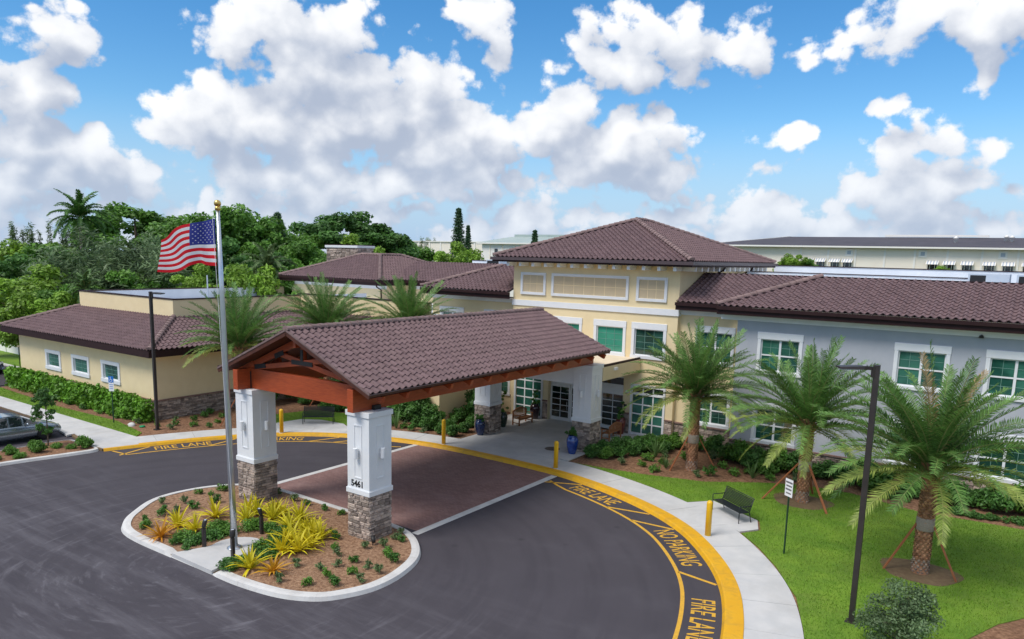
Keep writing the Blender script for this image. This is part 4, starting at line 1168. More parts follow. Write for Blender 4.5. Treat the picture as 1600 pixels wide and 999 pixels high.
MB().box(-46.6, -45.86, 46.1, 49.1, EZ2-.44, EZ2-.41).build('soffit', 'trim_white', bld)
MB().tube([(-46.2, 45.25, 7.95), (-46.2, 45.35, 7.7), (-46.35, 46.0, 7.45), (-46.35, 46.02, 6.0)], .06, 8).build('downspout', 'fascia', bld, True)
MB().lathe([(.10, 0), (.10, .06), (.07, .12), (.02, .15)], 12, (-2.2, GY-.12, 7.48)).build('camera_dome', 'steel_black', bld, True)

# ---------------- low wing with parapet
LWX, LWY, LZ = -43.7, 24.31, 4.52
def side_win(x0, x1, z0, z1): return window(x0, x1, z0, z1, LWY, 1, 2, 3, side=.24, top=.24, bot=.24, depth=.11)
holes = [side_win(-58.3, -56.0, 1.75, 3.18), side_win(-54.38, -51.95, 1.75, 3.18), side_win(-50.32, -47.95, 1.75, 3.20)]
m = MB(); wall_holes(m, -62.55, LWX, 0, 4.2, LWY, holes)
m.quad((LWX, LWY, 0), (LWX, 34.8, 0), (LWX, 34.8, 4.2), (LWX, LWY, 4.2)); m.quad((-62.55, 44, 0), (-62.55, LWY, 0), (-62.55, LWY, 4.2), (-62.55, 44, 4.2))
m.quad((LWX, 34.75, 0), (-30, 34.75, 0), (-30, 34.75, 4.2), (LWX, 34.75, 4.2)); m.quad((-30, 34.75, 0), (-30, 40.9, 0), (-30, 40.9, 4.2), (-30, 34.75, 4.2))
m.build('wall', 'stucco_yellow', bld)
PX0, PX1, PY0, PY1, PZ = -59.5, -46.85, 27.45, 37.84, 7.18
m = MB(); t_ = .22
m.box(PX0, PX1, PY0, PY0+t_, 5.7, PZ); m.box(PX1-t_, PX1, PY0+t_, PY1, 5.7, PZ); m.box(PX0, PX0+t_, PY0+t_, 46, 5.7, PZ); m.box(PX1-t_, -33.6, PY1, PY1+t_, 5.7, PZ+.12)
m.build('parapet', 'stucco_yellow', bld)
m = MB(); c_ = .05
m.box(PX0-c_, PX1+c_, PY0-c_, PY0+t_+c_, PZ+.002, PZ+.07); m.box(PX1-t_-c_, PX1+c_, PY0+t_+c_, PY1, PZ+.002, PZ+.07); m.box(PX0-c_, PX0+t_+c_, PY0+t_+c_, 46, PZ+.002, PZ+.07); m.box(PX1-t_-c_, -33.6, PY1-c_, PY1+t_+c_, PZ+.122, PZ+.19)
m.build('coping', 'fascia', bld)
m = MB(); m.quad((PX0+t_, PY0+t_, 6.35), (PX1-t_, PY0+t_, 6.35), (PX1-t_, 46, 6.35), (PX0+t_, 46, 6.35)); m.quad((PX1-t_, PY1+t_, 6.35), (-33.6, PY1+t_, 6.35), (-33.6, 49.1, 6.35), (PX1-t_, 49.1, 6.35))
m.box(PX0+t_+.01, PX1-t_-.01, PY0+t_+.004, PY0+t_+.02, 6.35, PZ-.02); m.box(PX1-t_-.02, PX1-t_-.004, PY0+t_+.02, 45, 6.35, PZ-.02); m.box(PX0+t_+.004, PX0+t_+.02, PY0+t_+.02, 45, 6.35, PZ-.02)
m.build('flat_roof', 'roof_membrane', bld)
m = MB(); m.tube([(-51.5, 33, 6.35), (-51.5, 33, 8.6)], .05, 8); m.box(-53, -49.5, 31.4, 31.55, 6.55, 6.65); m.tube([(-51.5, 33, 6.9), (-51.0, 33, 6.9)], .04, 6)
m.build('roof_pipe', 'mech_blue', bld)
m = MB(); m.box(-63.5, -42.86, 23.46, 23.54, LZ-.44, LZ-.03); m.box(-42.94, -42.86, 23.54, 33.86, LZ-.44, LZ-.03); m.box(-42.94, -29, 33.86, 33.94, LZ-.44, LZ-.03); m.box(-63.53, -63.46, 23.54, 44, LZ-.44, LZ-.03); m.build('fascia', 'fascia', bld)
m = MB(); m.box(-63.46, -42.94, 23.54, LWY+.02, LZ-.40, LZ-.37); m.box(LWX-.02, -42.94, LWY+.02, 33.86, LZ-.40, LZ-.37); m.box(-63.46, -62.5, LWY+.02, 44, LZ-.40, LZ-.37); m.box(LWX, -29, 33.94, 34.8, LZ-.40, LZ-.37); m.build('soffit', 'stucco_yellow', bld)
m = MB(); m.box(-62.6, LWX+.08, LWY-.09, LWY+.01, LZ-.62, LZ-.40); m.box(LWX-.01, LWX+.08, LWY+.01, 34.7, LZ-.62, LZ-.40); m.build('cornice', 'stucco_yellow', bld)

# ---------------- tiled roofs
deck = MB(); allp = []
SL = .38; KV = math.hypot(1, SL)
def hip_run(p, q):
    m = MB(); ridge_caps(m, p, q); o = m.build('hip_caps', 'ridge_tile', bld); n_ = len(o.data.polygons); set_tint(o.data, np.repeat(rb.random(n_//7+1), 7)[:n_])
def front_roof(x0, x1, y, z, d, l, r_, pick=0):
    """slope facing -y; l, r_ = plan inset at top left / right per metre (1 hip, -1 valley, 0 straight)"""
    L = x1-x0; V = d*KV
    sh = min(0, l*d); 
    poly = [(0, 0), (L, 0), (L-r_*d, V), (l*d, V)]
    if abs((L-r_*d)-(l*d)) < .02: poly = [(0, 0), (L, 0), (l*d, V)]
    P = roof_plane((x0, y, z), (1, 0, 0), poly, (0, 1, SL), rb, deck); allp.append((P, pick)); return P
def right_roof(x, y0, y1, z, d, l, r_):
    L = y1-y0; V = d*KV
    P = roof_plane((x, y0, z), (0, 1, 0), [(0, 0), (L, 0), (L-r_*d, V), (l*d, V)], (-1, 0, SL), rb, deck); allp.append((P, 0)); return P
def left_roof(x, y0, y1, z, d, l, r_):
    L = y1-y0; V = d*KV
    P = roof_plane((x, y1, z), (0, -1, 0), [(0, 0), (L, 0), (L-l*d, V), (r_*d, V)], (1, 0, SL), rb, deck); allp.append((P, 0)); return P
HW = (EX1-EX0)/2
front_roof(EX0, EX1, EY0, EZ, HW, 1, 1)
right_roof(EX1, EY0, EY1, EZ, HW, 1, 1)
az = EZ+SL*HW; ax = (EX0+EX1)/2
left_roof(EX0, EY0, EY1, EZ, HW, 1, 1); deck.add([(EX1, EY1, EZ), (EX0, EY1, EZ), (ax, EY1-HW, az)], [(0, 1, 2)])
for p, q in (((EX0, EY0, EZ), (ax, EY0+HW, az)), ((EX1, EY0, EZ), (ax, EY0+HW, az)), ((EX1, EY1, EZ), (ax, EY1-HW, az)), ((ax, EY0+HW, az), (ax, EY1-HW, az))):
    hip_run(Vector(p)+Vector((0, 0, .06)), Vector(q)+Vector((0, 0, .06)))
front_roof(-14.2, 12, 38.85, EZ2, 4.15, 1, 0, 300)
front_roof(-17.0, -9.5, 39.95, EZ2, 4.1, 0, 0)
hip_run((-14.2, 38.85, EZ2+.06), (-14.2+4.15, 43.0, EZ2+SL*4.15+.06))
deck.add([(-14.22, 38.87, EZ2-.02), (-10.07, 43.0, EZ2+SL*4.15-.02), (-10.07, 43.0, EZ2+SL*4.15-.6), (-14.22, 39.3, EZ2-.2)], [(0, 1, 2, 3)])
front_roof(-36.3, -28.57, 39.95, EZ2, 4.1, 1, 0)
hip_run((-36.3, 39.95, EZ2+.06), (-32.2, 44.05, EZ2+SL*4.1+.06))
left_roof(-36.3, 39.95, 52.4, EZ2, 4.1, 1, 0)
front_roof(-59.0, -45.8, 45.3, EZ2, 5.4, 1, 1)
right_roof(-45.8, 45.3, 58.9, EZ2, 5.4, 1, 1)
bz = EZ2+SL*5.4
for p, q in (((-45.8, 45.3, EZ2), (-51.2, 50.7, bz)), ((-59, 45.3, EZ2), (-53.6, 50.7, bz)), ((-45.8, 58.9, EZ2), (-51.2, 53.5, bz)), ((-53.6, 50.7, bz), (-51.2, 50.7, bz)), ((-51.2, 50.7, bz), (-51.2, 53.5, bz))):
    hip_run(Vector(p)+Vector((0, 0, .05)), Vector(q)+Vector((0, 0, .05)))
left_roof(-59, 45.3, 58.9, EZ2, 5.4, 1, 1); deck.add([(-45.8, 58.9, EZ2), (-59, 58.9, EZ2), (-53.6, 53.5, bz), (-51.2, 53.5, bz)], [(0, 1, 2, 3)]); deck.add([(-53.6, 50.7, bz), (-51.2, 50.7, bz), (-51.2, 53.5, bz), (-53.6, 53.5, bz)], [(0, 1, 2, 3)])
front_roof(-48, -30, 48.3, EZ2, 4.1, 0, 0)
front_roof(-63.45, -42.9, 23.5, LZ, 3.95, 1, 1)
right_roof(-42.9, 23.5, 33.9, LZ, 3.95, 1, -1)
front_roof(-42.9, -29.0, 33.9, LZ, 3.95, -1, 0)
hip_run((-42.9, 23.5, LZ+.06), (-46.85, 27.45, LZ+SL*3.95+.06)); hip_run((-63.45, 23.5, LZ+.06), (-59.5, 27.45, LZ+SL*3.95+.06))
left_roof(-63.45, 23.5, 44, LZ, 3.95, 1, 0)
deck.build('roof_deck', 'roof_deck', bld)
G = []
TB = Matrix.Translation((-BO[0], -BO[1], 0))
for (mats_, cells, fr), pick in allp:
    skip = set()
    if pick:
        order = sorted([t for t in mats_ if t[0].translation.x < 1.5], key=lambda t: (t[0].translation-CAM).length)[:pick]
        skip = {k for _, k in order}
        for M4, k in order:
            o = link('roof_tile', TILE_MESHES[int(rb.integers(0, 7))], bld); o.matrix_local = TB @ M4
    G += tiles_array(cells, fr, skip, rb)
G = [(v-np.array([BO[0], BO[1], 0], np.float32), q, t) for v, q, t in G]
tag(link('roof_tile', poly_mesh('roof_tile', G, 'roof_tile'), bld), kind='stuff')

# ---------------- flat roofs behind the tiled slopes
rt_ = EZ2+SL*4.15
m = MB(); m.box(-10.05, 12, 42.96, 43.12, rt_-.5, rt_+.07); m.box(-17.0, -10.05, 44.0, 44.16, rt_-.5, rt_+.05); m.box(-32.2, -28.6, 44.0, 44.16, rt_-.5, rt_+.05); m.box(-48, -32.2, 52.36, 52.5, rt_-.5, rt_+.05); split_build(m, 'coping', 'fascia', bld)
m = MB(); m.quad((-17.0, 44.16, 9.3), (12, 43.12, 9.3), (12, 66, 9.3), (-17.0, 66, 9.3)); m.quad((-32.2, 44.16, 9.3), (-28.6, 44.16, 9.3), (-28.6, 66, 9.3), (-32.2, 66, 9.3)); m.quad((-48, 52.5, 9.3), (-32.2, 52.5, 9.3), (-32.2, 66, 9.3), (-48, 66, 9.3))
m.box(-16.4, 12, 55.9, 56.2, 9.3, 10.36); m.box(-16.4, -2, 50.0, 50.25, 9.3, 9.95); m.box(-46, -29.5, 58, 58.3, 9.3, 10.05)
m.build('flat_roof', 'roof_membrane', bld)
m = MB(); m.box(-16.45, 12, 55.85, 56.25, 10.361, 10.42); m.box(-16.45, -1.95, 49.95, 50.3, 9.951, 10.0); m.box(-46.05, -29.45, 57.95, 58.35, 10.051, 10.11); split_build(m, 'coping', 'fascia', bld)
for i, (x, y) in enumerate(((-3.6, 47.5), (-1.4, 47.2), (2.5, 48.0))):
    u = bevel(MB().box(x, x+1.9, y, y+1.6, 9.3, 10.28).build('rooftop_unit', 'mech_blue', bld), .02, 1)
    MB().box(x+.1, x+.82, y-.012, y+.01, 9.55, 10.18).build('grille', 'ink', u)
for i, (x, y) in enumerate(((-42, 55), (-38.5, 54.6), (-35.5, 54.2))):
    u = bevel(MB().box(x, x+1.5, y, y+1.4, 9.3, 10.2).build('rooftop_unit', 'mech_blue', bld), .02, 1)
    MB().box(x+.1, x+1.4, y-.012, y+.01, 9.55, 10.12).build('grille', 'ink', u)

# ---------------- chimney and stone plinths
chx0, chx1, chy0, chy1 = -61.3, -56.7, 53.0, 55.2
ch = MB().box(chx0+.04, chx1-.04, chy0+.04, chy1-.04, 6.5, 11.0).build('chimney', 'mortar', bld)
bevel(MB().box(chx0-.12, chx1+.12, chy0-.12, chy1+.12, 10.98, 11.22).build('cap', 'trim_white', ch), .02, 1)
MB().box(chx0-.05, chx1+.05, chy0-.05, chy1+.05, 11.221, 11.32).build('cap_flashing', 'fascia', ch)
sm = []
sm += stone_face((chx0, chy0+.04, 8.2), (1, 0, 0), (0, -1, 0), chx1-chx0, 2.78, rb, (.14, .26), (.3, .7), (.04, .1))
sm += stone_face((chx1-.04, chy0, 8.2), (0, 1, 0), (1, 0, 0), chy1-chy0, 2.78, rb, (.14, .26), (.3, .7), (.04, .1))
def plinth(p, eu, en, w, h):
    global sm
    p = Vector(p); en = Vector(en); eu = Vector(eu)
    q = p+eu*w; m = MB()
    a, b = p+en*.03, q+en*.03
    m.add([a, b, b+Vector((0, 0, h)), a+Vector((0, 0, h))], [(0, 1, 2, 3)]); m.build('plinth', 'mortar', bld)
    sm += stone_face(p+en*.03, eu, en, w, h-.01, rb, (.08, .16), (.2, .5), (.03, .07))
    c = MB(); c.beam(p+en*.06+Vector((0, 0, h+.03)), q+en*.06+Vector((0, 0, h+.03)), .16, .07); c.build('plinth_cap', 'stone_cap', bld)
plinth((LWX, LWY-.06, 0), (0, 1, 0), (1, 0, 0), 10.4, 1.28)
plinth((-62.55, LWY, 0), (1, 0, 0), (0, -1, 0), 18.9, 1.25)
plinth((-17.46, TY, 0), (1, 0, 0), (0, -1, 0), .45, 1.28)
plinth((-17.0, RY, 0), (1, 0, 0), (0, -1, 0), 3.7, 1.18)
plinth((-13.3, GY, 0), (1, 0, 0), (0, -1, 0), 16, .98)
plinth((-20.24, TY, .15), (1, 0, 0), (0, -1, 0), .46, 1.2)
plinth((-26.0, TY, .15), (1, 0, 0), (0, -1, 0), .36, 1.2)
plinth((-28.9, LY, 0), (1, 0, 0), (0, -1, 0), .34, 1.25)
sm = [TB @ M4 for M4 in sm]
tag(link('stone', stones_joined(sm, rb), bld), kind='stuff')
# ------------------------------------------------------------------ palms
def frond_mesh(name, L, a0, a1, rng, mats, nl=62, droop=1.0, wide=1.0):
    """one feather leaf: rachis bending from angle a0 to a1 (degrees over the horizon), leaflets in a loose V"""
    t = np.linspace(0, 1, 25); ang = np.radians(a0+(a1-a0)*t**1.25)
    dx = np.cos(ang)*L/24; dz = np.sin(ang)*L/24
    X = np.r_[0, np.cumsum(dx[:-1])]; Z = np.r_[0, np.cumsum(dz[:-1])]
    V = []; F = []; MI = []
    for i in range(24):
        for s in (-1, 1): pass
    rw = .030*(1-t)+.006
    for i in range(25):
        V += [(X[i], -rw[i], Z[i]), (X[i], rw[i], Z[i]), (X[i], 0, Z[i]-rw[i]*1.2)]
    for i in range(24):
        a, b = 3*i, 3*i+3
        F += [(a, a+1, b+1, b), (a+1, a+2, b+2, b+1), (a+2, a, b, b+2)]; MI += [0, 0, 0]
    tint = [.5]*len(F)
    for k in range(nl):
        tt = .10+.9*(k+.5)/nl; i = min(int(tt*24), 23); f = tt*24-i
        p = np.array([X[i]+(X[i+1]-X[i])*f, 0, Z[i]+(Z[i+1]-Z[i])*f]); an = ang[i]
        T = np.array([math.cos(an), 0, math.sin(an)]); U = np.array([-math.sin(an), 0, math.cos(an)]); Y = np.array([0, 1, 0])
        ll = L*.112*(math.sin(math.pi*min(1, .22+.78*tt*.93))**.6+.12)*rng.uniform(.85, 1.12)*(1 if wide == 1 else 1.35)
        for s in (-1, 1):
            v_up = rng.uniform(.05, .6); fw = .62+.5*tt+rng.normal(0, .09)
            d = Y*s+T*fw+U*v_up; d /= np.linalg.norm(d)
            tip = p+d*ll+np.array([0, 0, -ll*.12*droop*rng.uniform(0, 2.2)])
            mid = p+d*ll*.5
            w = T*.023*wide; ll_ = ll
            b = len(V)
            V += [tuple(p-w*.7), tuple(p+w*.7), tuple(mid+w), tuple(mid-w), tuple(tip)]
            F += [(b, b+1, b+2, b+3), (b+3, b+2, b+4, b+4)]; MI += [1, 1]; c = rng.random(); tint += [c, c]
    me = bpy.data.meshes.new(name)
    me.from_pydata(V, [], [tuple(dict.fromkeys(f)) for f in F])
    for m in mats: me.materials.append(MATS[m])
    me.polygons.foreach_set('material_index', MI); set_tint(me, tint); me.update()
    return me
rp = np.random.default_rng(51)
FR = {}
for key, mats_ in (('g', ['palm_stem', 'palm_leaf']), ('o', ['palm_stem', 'palm_leaf_old']), ('d', ['palm_dry', 'palm_dry'])):
    FR[key] = []
    for a0, a1 in ((86, 72), (77, 52), (67, 33), (57, 14), (46, -5), (34, -24), (21, -42), (8, -58)):
        FR[key].append([frond_mesh('frond', 3.75, a0+rp.uniform(-4, 4), a1+rp.uniform(-8, 8), rp, mats_) for _ in range(3 if key == 'g' else 2)])

def trunk_mesh(H, r0, r1, rng, wrap=False):
    m = MB(); pts = [(0, 0, z) for z in np.linspace(-.05, H, 8)]
    m.tube(pts, [r0*1.12 if i == 0 else r0+(r1-r0)*i/7 for i in range(8)], 14)
    rows = int(H/.105); n = 11; tint = [.35]*len(m.f); mi = [1 if False else 0]*len(m.f)
    for i in range(rows):
        z = .06+i*(H-.06)/rows; rr = r0+(r1-r0)*z/H
        for k in range(n):
            t = 2*math.pi*(k+.5*(i % 2))/n+rng.normal(0, .04)
            er = np.array([math.cos(t), math.sin(t), 0]); et = np.array([-math.sin(t), math.cos(t), 0]); c = er*rr*.97+np.array([0, 0, z])
            w, h = rr*.27, .085; o = .045+rng.uniform(-.01, .02)
            vs = [c-et*w+[0, 0, -h*.2], c+et*w+[0, 0, -h*.2], c+[0, 0, -h*.9], c-et*w*.55+er*o+[0, 0, h*.45], c+et*w*.55+er*o+[0, 0, h*.45], c+er*o*.6+[0, 0, -h*.55], c-et*w*.5+[0, 0, h*.6], c+et*w*.5+[0, 0, h*.6]]
            m.add(vs, [(0, 2, 5, 3), (2, 1, 4, 5), (3, 5, 4), (3, 4, 7, 6)])
            v = rng.random(); tint += [v]*4; mi += [1 if z < .55 else 0]*4
    me = bpy.data.meshes.new('trunk'); me.from_pydata([tuple(p) for p in m.v], [], m.f)
    me.materials.append(MATS['palm_trunk']); me.materials.append(MATS['palm_trunk_grey'])
    me.polygons.foreach_set('material_index', mi); set_tint(me, tint); me.update()
    return me

def date_palm(loc, H, label, group, n=84, old=.14, spread=1.0, stakes=(), seed=0, wrap=None, lean=(0, 0), dry=0, wild=0):
    rg = np.random.default_rng(100+seed)
    t = thing('date_palm', loc, label, 'palm tree', group)
    tr = link('trunk', trunk_mesh(H, .255, .22, rg), t)
    m = MB()                                # cut leaf bases below the crown
    for k in range(26):
        a = k*2.399; z = H-.35+.018*k; e = .45+.02*k
        p = Vector((.2*math.cos(a), .2*math.sin(a), z)); q = p+Vector((math.cos(a)*.34, math.sin(a)*.34, .30+.012*k))
        m.beam(p, q, .09, .035, (0, 0, 1))
    b = link('leaf_bases', m.mesh('leaf_bases', 'palm_trunk'), t); set_tint(b.data, .4)
    for k in range(n):
        f = k/(n-1)                          # young upright leaves first
        cls = int(np.searchsorted(np.cumsum([.05, .09, .13, .16, .18, .17, .14, .08]), f*.999))
        key = 'g' if f < 1-old else 'o'
        if (dry and k in (1, 3)) or k == n-2: key = 'd'
        ms = FR[key][cls]; o = link('frond', ms[int(rg.integers(0, len(ms)))], t)
        a = k*2.39996+rg.normal(0, .15)
        s = spread*(rg.uniform(.88, 1.06))*(.92 if cls == 7 else 1)
        o.location = (.06*math.cos(a), .06*math.sin(a), H-.06+.32*(1-f)); o.rotation_euler = (rg.normal(0, .22), rg.normal(0, .09), a); o.scale = (s, s, s)
    for sa, sr in stakes:
        p = (sr*math.cos(sa), sr*math.sin(sa), -.05); q = (.27*math.cos(sa), .27*math.sin(sa), 1.75)
        link('stake', MB().beam(p, q, .09, .045).mesh('stake', 'stake_wood'), t)
    if wrap: link('wrap', MB().lathe([(.285, wrap), (.295, wrap+.02), (.29, wrap+.42), (.28, wrap+.44)], 16).mesh('wrap', 'burlap', True), t)
    return t
PALMS = [
 ((-13.74, 35.43, .08), 3.75, 'date palm with one reddish stake in the mulch beside the entrance bed', [(3.9, 1.15), (.6, 1.3), (1.9, 1.3)], 1, 1.45, 1.0, 0),
 ((-7.88, 33.76, .12), 3.4, 'date palm with splayed stakes on the lawn between bench and grey wall', [(3.6, 1.75), (5.6, 1.7), (1.5, 1.5)], 2, 1.45, 1.0, 0),
 ((-2.54, 28.39, .12), 3.6, 'thick date palm with pale wrapped band and dried leaf in the bare soil ring', [(3.55, 1.2), (6.15, 1.15), (1.6, 1.2)], 3, 1.55, 1.06, 1)]
for loc, H, lab, st, sd, wr, sp, dr in PALMS: date_palm(loc, H, lab, 'date palms planted around the entrance', stakes=st, seed=sd, wrap=wr, spread=sp, dry=dr)
for loc, H, lab, sd in (((-38.9, 26.9, .08), 4.6, 'date palm beside the stone plinth of the low wing', 4), ((-39.4, 34.0, .08), 5.1, 'date palm behind the black bench, in the corner of the low wing', 5), ((-34.3, 36.7, .08), 5.4, 'date palm close to the canopy roof and upper windows', 6)):
    date_palm(loc, H, lab, 'date palms planted around the entrance', stakes=[(4.2, 1.3), (6.1, 1.2), (2.0, 1.3)], seed=sd, n=78)

# ------------------------------------------------------------------ bromeliads
def leaf_blade(L, w, a0, a1):
    n = 5; V = []; F = []; x = z = 0.0
    for i in range(n+1):
        t = i/n; an = R(a0+(a1-a0)*t); ww = w*(1-.15*t)*(1-t**3)+.003
        V += [(x, -ww, z+.25*ww), (x, 0, z), (x, ww, z+.25*ww)]
        x += math.cos(an)*L/n; z += math.sin(an)*L/n
    for i in range(n):
        a = 3*i; F += [(a, a+1, a+4, a+3), (a+1, a+2, a+5, a+4)]
    return V, F
BL = {}
for key, mm in (('y', 'bromeliad'), ('o', 'bromeliad_orange')):
    BL[key] = []
    for i, (a0, a1) in enumerate(((80, 55), (68, 25), (55, 0), (42, -15), (30, -25))):
        V_, F_ = leaf_blade(.78, .042, a0, a1)
        me = bpy.data.meshes.new('leaf'); me.from_pydata(V_, [], F_); me.materials.append(MATS[mm]); set_tint(me, .2+.15*i); me.update(); BL[key].append(me)
bro = [(-25.39, 13.99), (-25.91, 14.94), (-25.01, 15.11), (-25.71, 16.43), (-24.51, 16.96), (-25.47, 17.74), (-24.77, 17.67), (-23.81, 17.69), (-23.98, 18.32), (-22.9, 18.27), (-22.57, 17.52), (-21.8, 17.58), (-21.32, 17.56), (-20.88, 15.87), (-20.46, 16.21), (-20.43, 16.73), (-20.76, 17.48), (-20.96, 16.93), (-20.55, 14.32), (-19.7, 14.58), (-21.36, 16.6), (-24.44, 18.27)]
rg = np.random.default_rng(61)
for i, (x, y) in enumerate(bro):
    key = 'o' if i in (0, 19) else 'y'
    lab = {0: 'orange tinged bromeliad at the outer edge of the island, beside its kerb', 19: 'bright orange bromeliad rosette in the island mulch'}.get(i, 'yellow green bromeliad '+('near the left kerb of the island' if x < -24.9 and y < 16.6 else 'at the foot of the plain front column' if x < -23.5 and y > 16.6 else 'below the flagpole pad, beside the orange one' if y < 14.6 else 'in the dense clump between flagpole and numbered column'))
    t = thing('bromeliad', (x, y, .11), lab, 'bromeliad', 'bromeliads in the planted island')
    n = 32; sc = rg.uniform(.9, 1.25)
    for k in range(n):
        c = min(4, int(5*(k/n)**.8)); o = link('leaf', BL[key][c], t); a = k*2.39996+rg.normal(0, .2); s = sc*rg.uniform(.75, 1.08)
        o.location = (.03*math.cos(a), .03*math.sin(a), .02); o.rotation_euler = (rg.normal(0, .15), rg.normal(0, .12), a); o.scale = (s, s, s)

# ------------------------------------------------------------------ shrubs
def shrub_mesh(name, rx, rz, n, size, m, rng, clumps=14, elong=1.6, tall=0.0, stems=5):
    c = rng.normal(size=(clumps, 3)); c /= np.linalg.norm(c, axis=1)[:, None]; c *= (rng.random(clumps)**.5)[:, None]*.75
    c[:, 2] = np.abs(c[:, 2])
    C_ = c*np.array([rx, rx, rz])+np.array([0, 0, rz*.28])
    V_, Q_, T_ = leaves(n, C_, rx*.42, size, rng, elong=elong, up=.5)
    V_[:, 2] = np.maximum(V_[:, 2], .015)
    me = np_mesh(name, V_, Q_, [m, 'bark'], T_)
    return me
rsb = np.random.default_rng(71)
SEED = [shrub_mesh('seedling_shrub', .19, .30, 150, .045, 'leaf_shrub', rsb, 12, 2.6), shrub_mesh('seedling_shrub', .22, .26, 170, .045, 'leaf_green', rsb, 14, 2.6), shrub_mesh('seedling_shrub', .18, .36, 130, .04, 'leaf_grey', rsb, 11, 3.2)]
shr = [(-27.46, 14.54), (-26.75, 14.11), (-28.81, 15.99), (-27.5, 15.28), (-28.22, 16.64), (-27.35, 16.52), (-28.9, 17.68), (-28.34, 17.97), (-28.51, 18.58), (-27.43, 15.8), (-27.25, 17.45), (-23.6, 13.9), (-24.37, 13.9), (-26.15, 19.79), (-25.01, 19.65), (-24.15, 19.66), (-23.1, 19.69), (-22.23, 19.76), (-20.94, 18.14), (-20.4, 17.89), (-18.9, 17.9), (-18.49, 18.42), (-19.74, 17.28), (-19.09, 16.84), (-18.27, 16.81), (-17.53, 16.73), (-17.02, 16.71), (-17.77, 17.9), (-17.22, 17.65), (-17.6, 16.15), (-18.44, 16.22), (-18.68, 15.71), (-18.14, 15.51), (-18.11, 14.64), (-17.42, 15.18), (-16.92, 15.87), (-19.49, 15.38), (-18.95, 14.26), (-18.64, 19.2), (-18.32, 19.2), (-18.9, 19.75)]
for x, y in shr:
    k = int(rsb.integers(0, 3)); o = link('seedling_shrub', SEED[k]); s = rsb.uniform(.8, 1.35); o.location = (x, y, .115); o.scale = (s, s, s*rsb.uniform(.85, 1.2)); o.rotation_euler = (0, 0, rsb.uniform(0, 6.28))
    where = 'beside the paved crossing' if y > 19.1 else ('near its left kerb' if x < -26.5 else ('beside the flagpole pad' if x < -23 else 'near its right kerb'))
    tag(o, ('bushy mid green', 'low bright green', 'thin upright grey green')[k]+' seedling shrub on the island, '+where, 'shrub', 'young shrubs in the island mulch')
GC = [shrub_mesh('ground_cover_shrub', .50, .34, 1700, .055, 'leaf_green', rsb, 26), shrub_mesh('ground_cover_shrub', .42, .30, 1400, .055, 'leaf_shrub', rsb, 22)]
for i, (x, y) in enumerate([(-22.97, 16.9), (-22.1, 16.5), (-23.6, 16.6), (-21.44, 16.16), (-21.5, 15.55), (-21.2, 13.95), (-21.05, 14.45), (-24.0, 14.45), (-24.5, 14.35), (-24.0, 15.1), (-23.9, 15.75), (-22.43, 17.0), (-24.4, 15.7), (-20.9, 15.2)]):
    o = link('ground_cover_shrub', GC[i % 2]); s = rsb.uniform(.8, 1.2); o.location = (x, y, .11); o.scale = (s, s, s*.9); o.rotation_euler = (0, 0, rsb.uniform(0, 6.28))
    tag(o, ('light', 'deep')[i % 2]+' green low shrub on the island, '+('left of the flagpole pad' if x < -23.4 else 'at the kerb side of the flagpole pad' if y < 14.6 else 'between the flagpole and the bromeliad clump'), 'shrub', 'low shrubs near the flagpole')

# lush planting beside the entrance plaza and in front of the walls
LUSH = [shrub_mesh('leafy_shrub', .62, .80, 3200, .085, 'leaf_shrub', rsb, 30), shrub_mesh('leafy_shrub', .60, .72, 3000, .09, 'leaf_green', rsb, 28), shrub_mesh('leafy_shrub', .55, .62, 2600, .075, 'leaf_dark', rsb, 26)]
def strew(mesh_list, name, pts, lab, cat, grp, s0=.8, s1=1.25, z=.08):
    for x, y in pts:
        kk = int(rsb.integers(0, len(mesh_list))); o = link(name, mesh_list[kk]); s = rsb.uniform(s0, s1)
        adj = {'leaf_shrub': 'deep green ', 'leaf_green': 'lighter green ', 'leaf_dark': 'dark compact ', 'leaf_grey': 'grey green upright '}.get(mesh_list[kk].materials[0].name, ''); o.location = (x, y, z); o.scale = (s, s, s*rsb.uniform(.85, 1.15)); o.rotation_euler = (0, 0, rsb.uniform(0, 6.28)); tag(o, adj+lab, cat, grp)
strew(LUSH, 'leafy_shrub', [(-18.75, 34.1), (-18.1, 34.5), (-18.6, 35.2), (-17.8, 35.3), (-18.3, 36.0), (-17.4, 36.2), (-18.1, 36.8), (-17.3, 37.1), (-17.9, 37.7), (-16.9, 37.5), (-17.2, 38.2), (-16.5, 38.3), (-17.6, 38.6), (-16.2, 37.7), (-17.0, 39.2), (-16.2, 39.2)], 'leafy shrub in the bed along the entrance plaza', 'shrub', 'leafy shrubs along the entrance plaza', .75, 1.15)
strew(LUSH, 'leafy_shrub', [(-12.9, 38.6), (-12.2, 38.2), (-11.5, 38.5), (-11.3, 37.6), (-10.6, 37.3), (-10.4, 38.3), (-9.5, 38.5), (-8.8, 38.1), (-8.0, 38.4), (-7.2, 38.2), (-6.3, 38.5), (-5.6, 37.9), (-4.8, 38.2), (-4.0, 38.0), (-3.2, 38.3), (-2.4, 37.9), (-1.6, 38.2), (-.8, 38.0), (0, 38.3), (.9, 38.0), (1.8, 38.3), (-14.0, 39.3), (-15.2, 39.6)], 'leafy shrub in the bed along the grey wall', 'shrub', 'leafy shrubs along the grey wall', 1.0, 1.5)
strew([SEED[0], GC[1]], 'round_shrub', [(-2.77, 36.4), (-2.19, 36.5), (-1.5, 36.4), (-.89, 36.6), (-.37, 36.5), (.15, 36.8), (-3.4, 36.7), (-4.1, 36.9), (-4.9, 37.0), (.8, 36.8), (1.5, 36.7)], 'small rounded shrub at the mulch edge before the grey wall', 'shrub', 'rounded shrubs at the mulch edge', .8, 1.2)
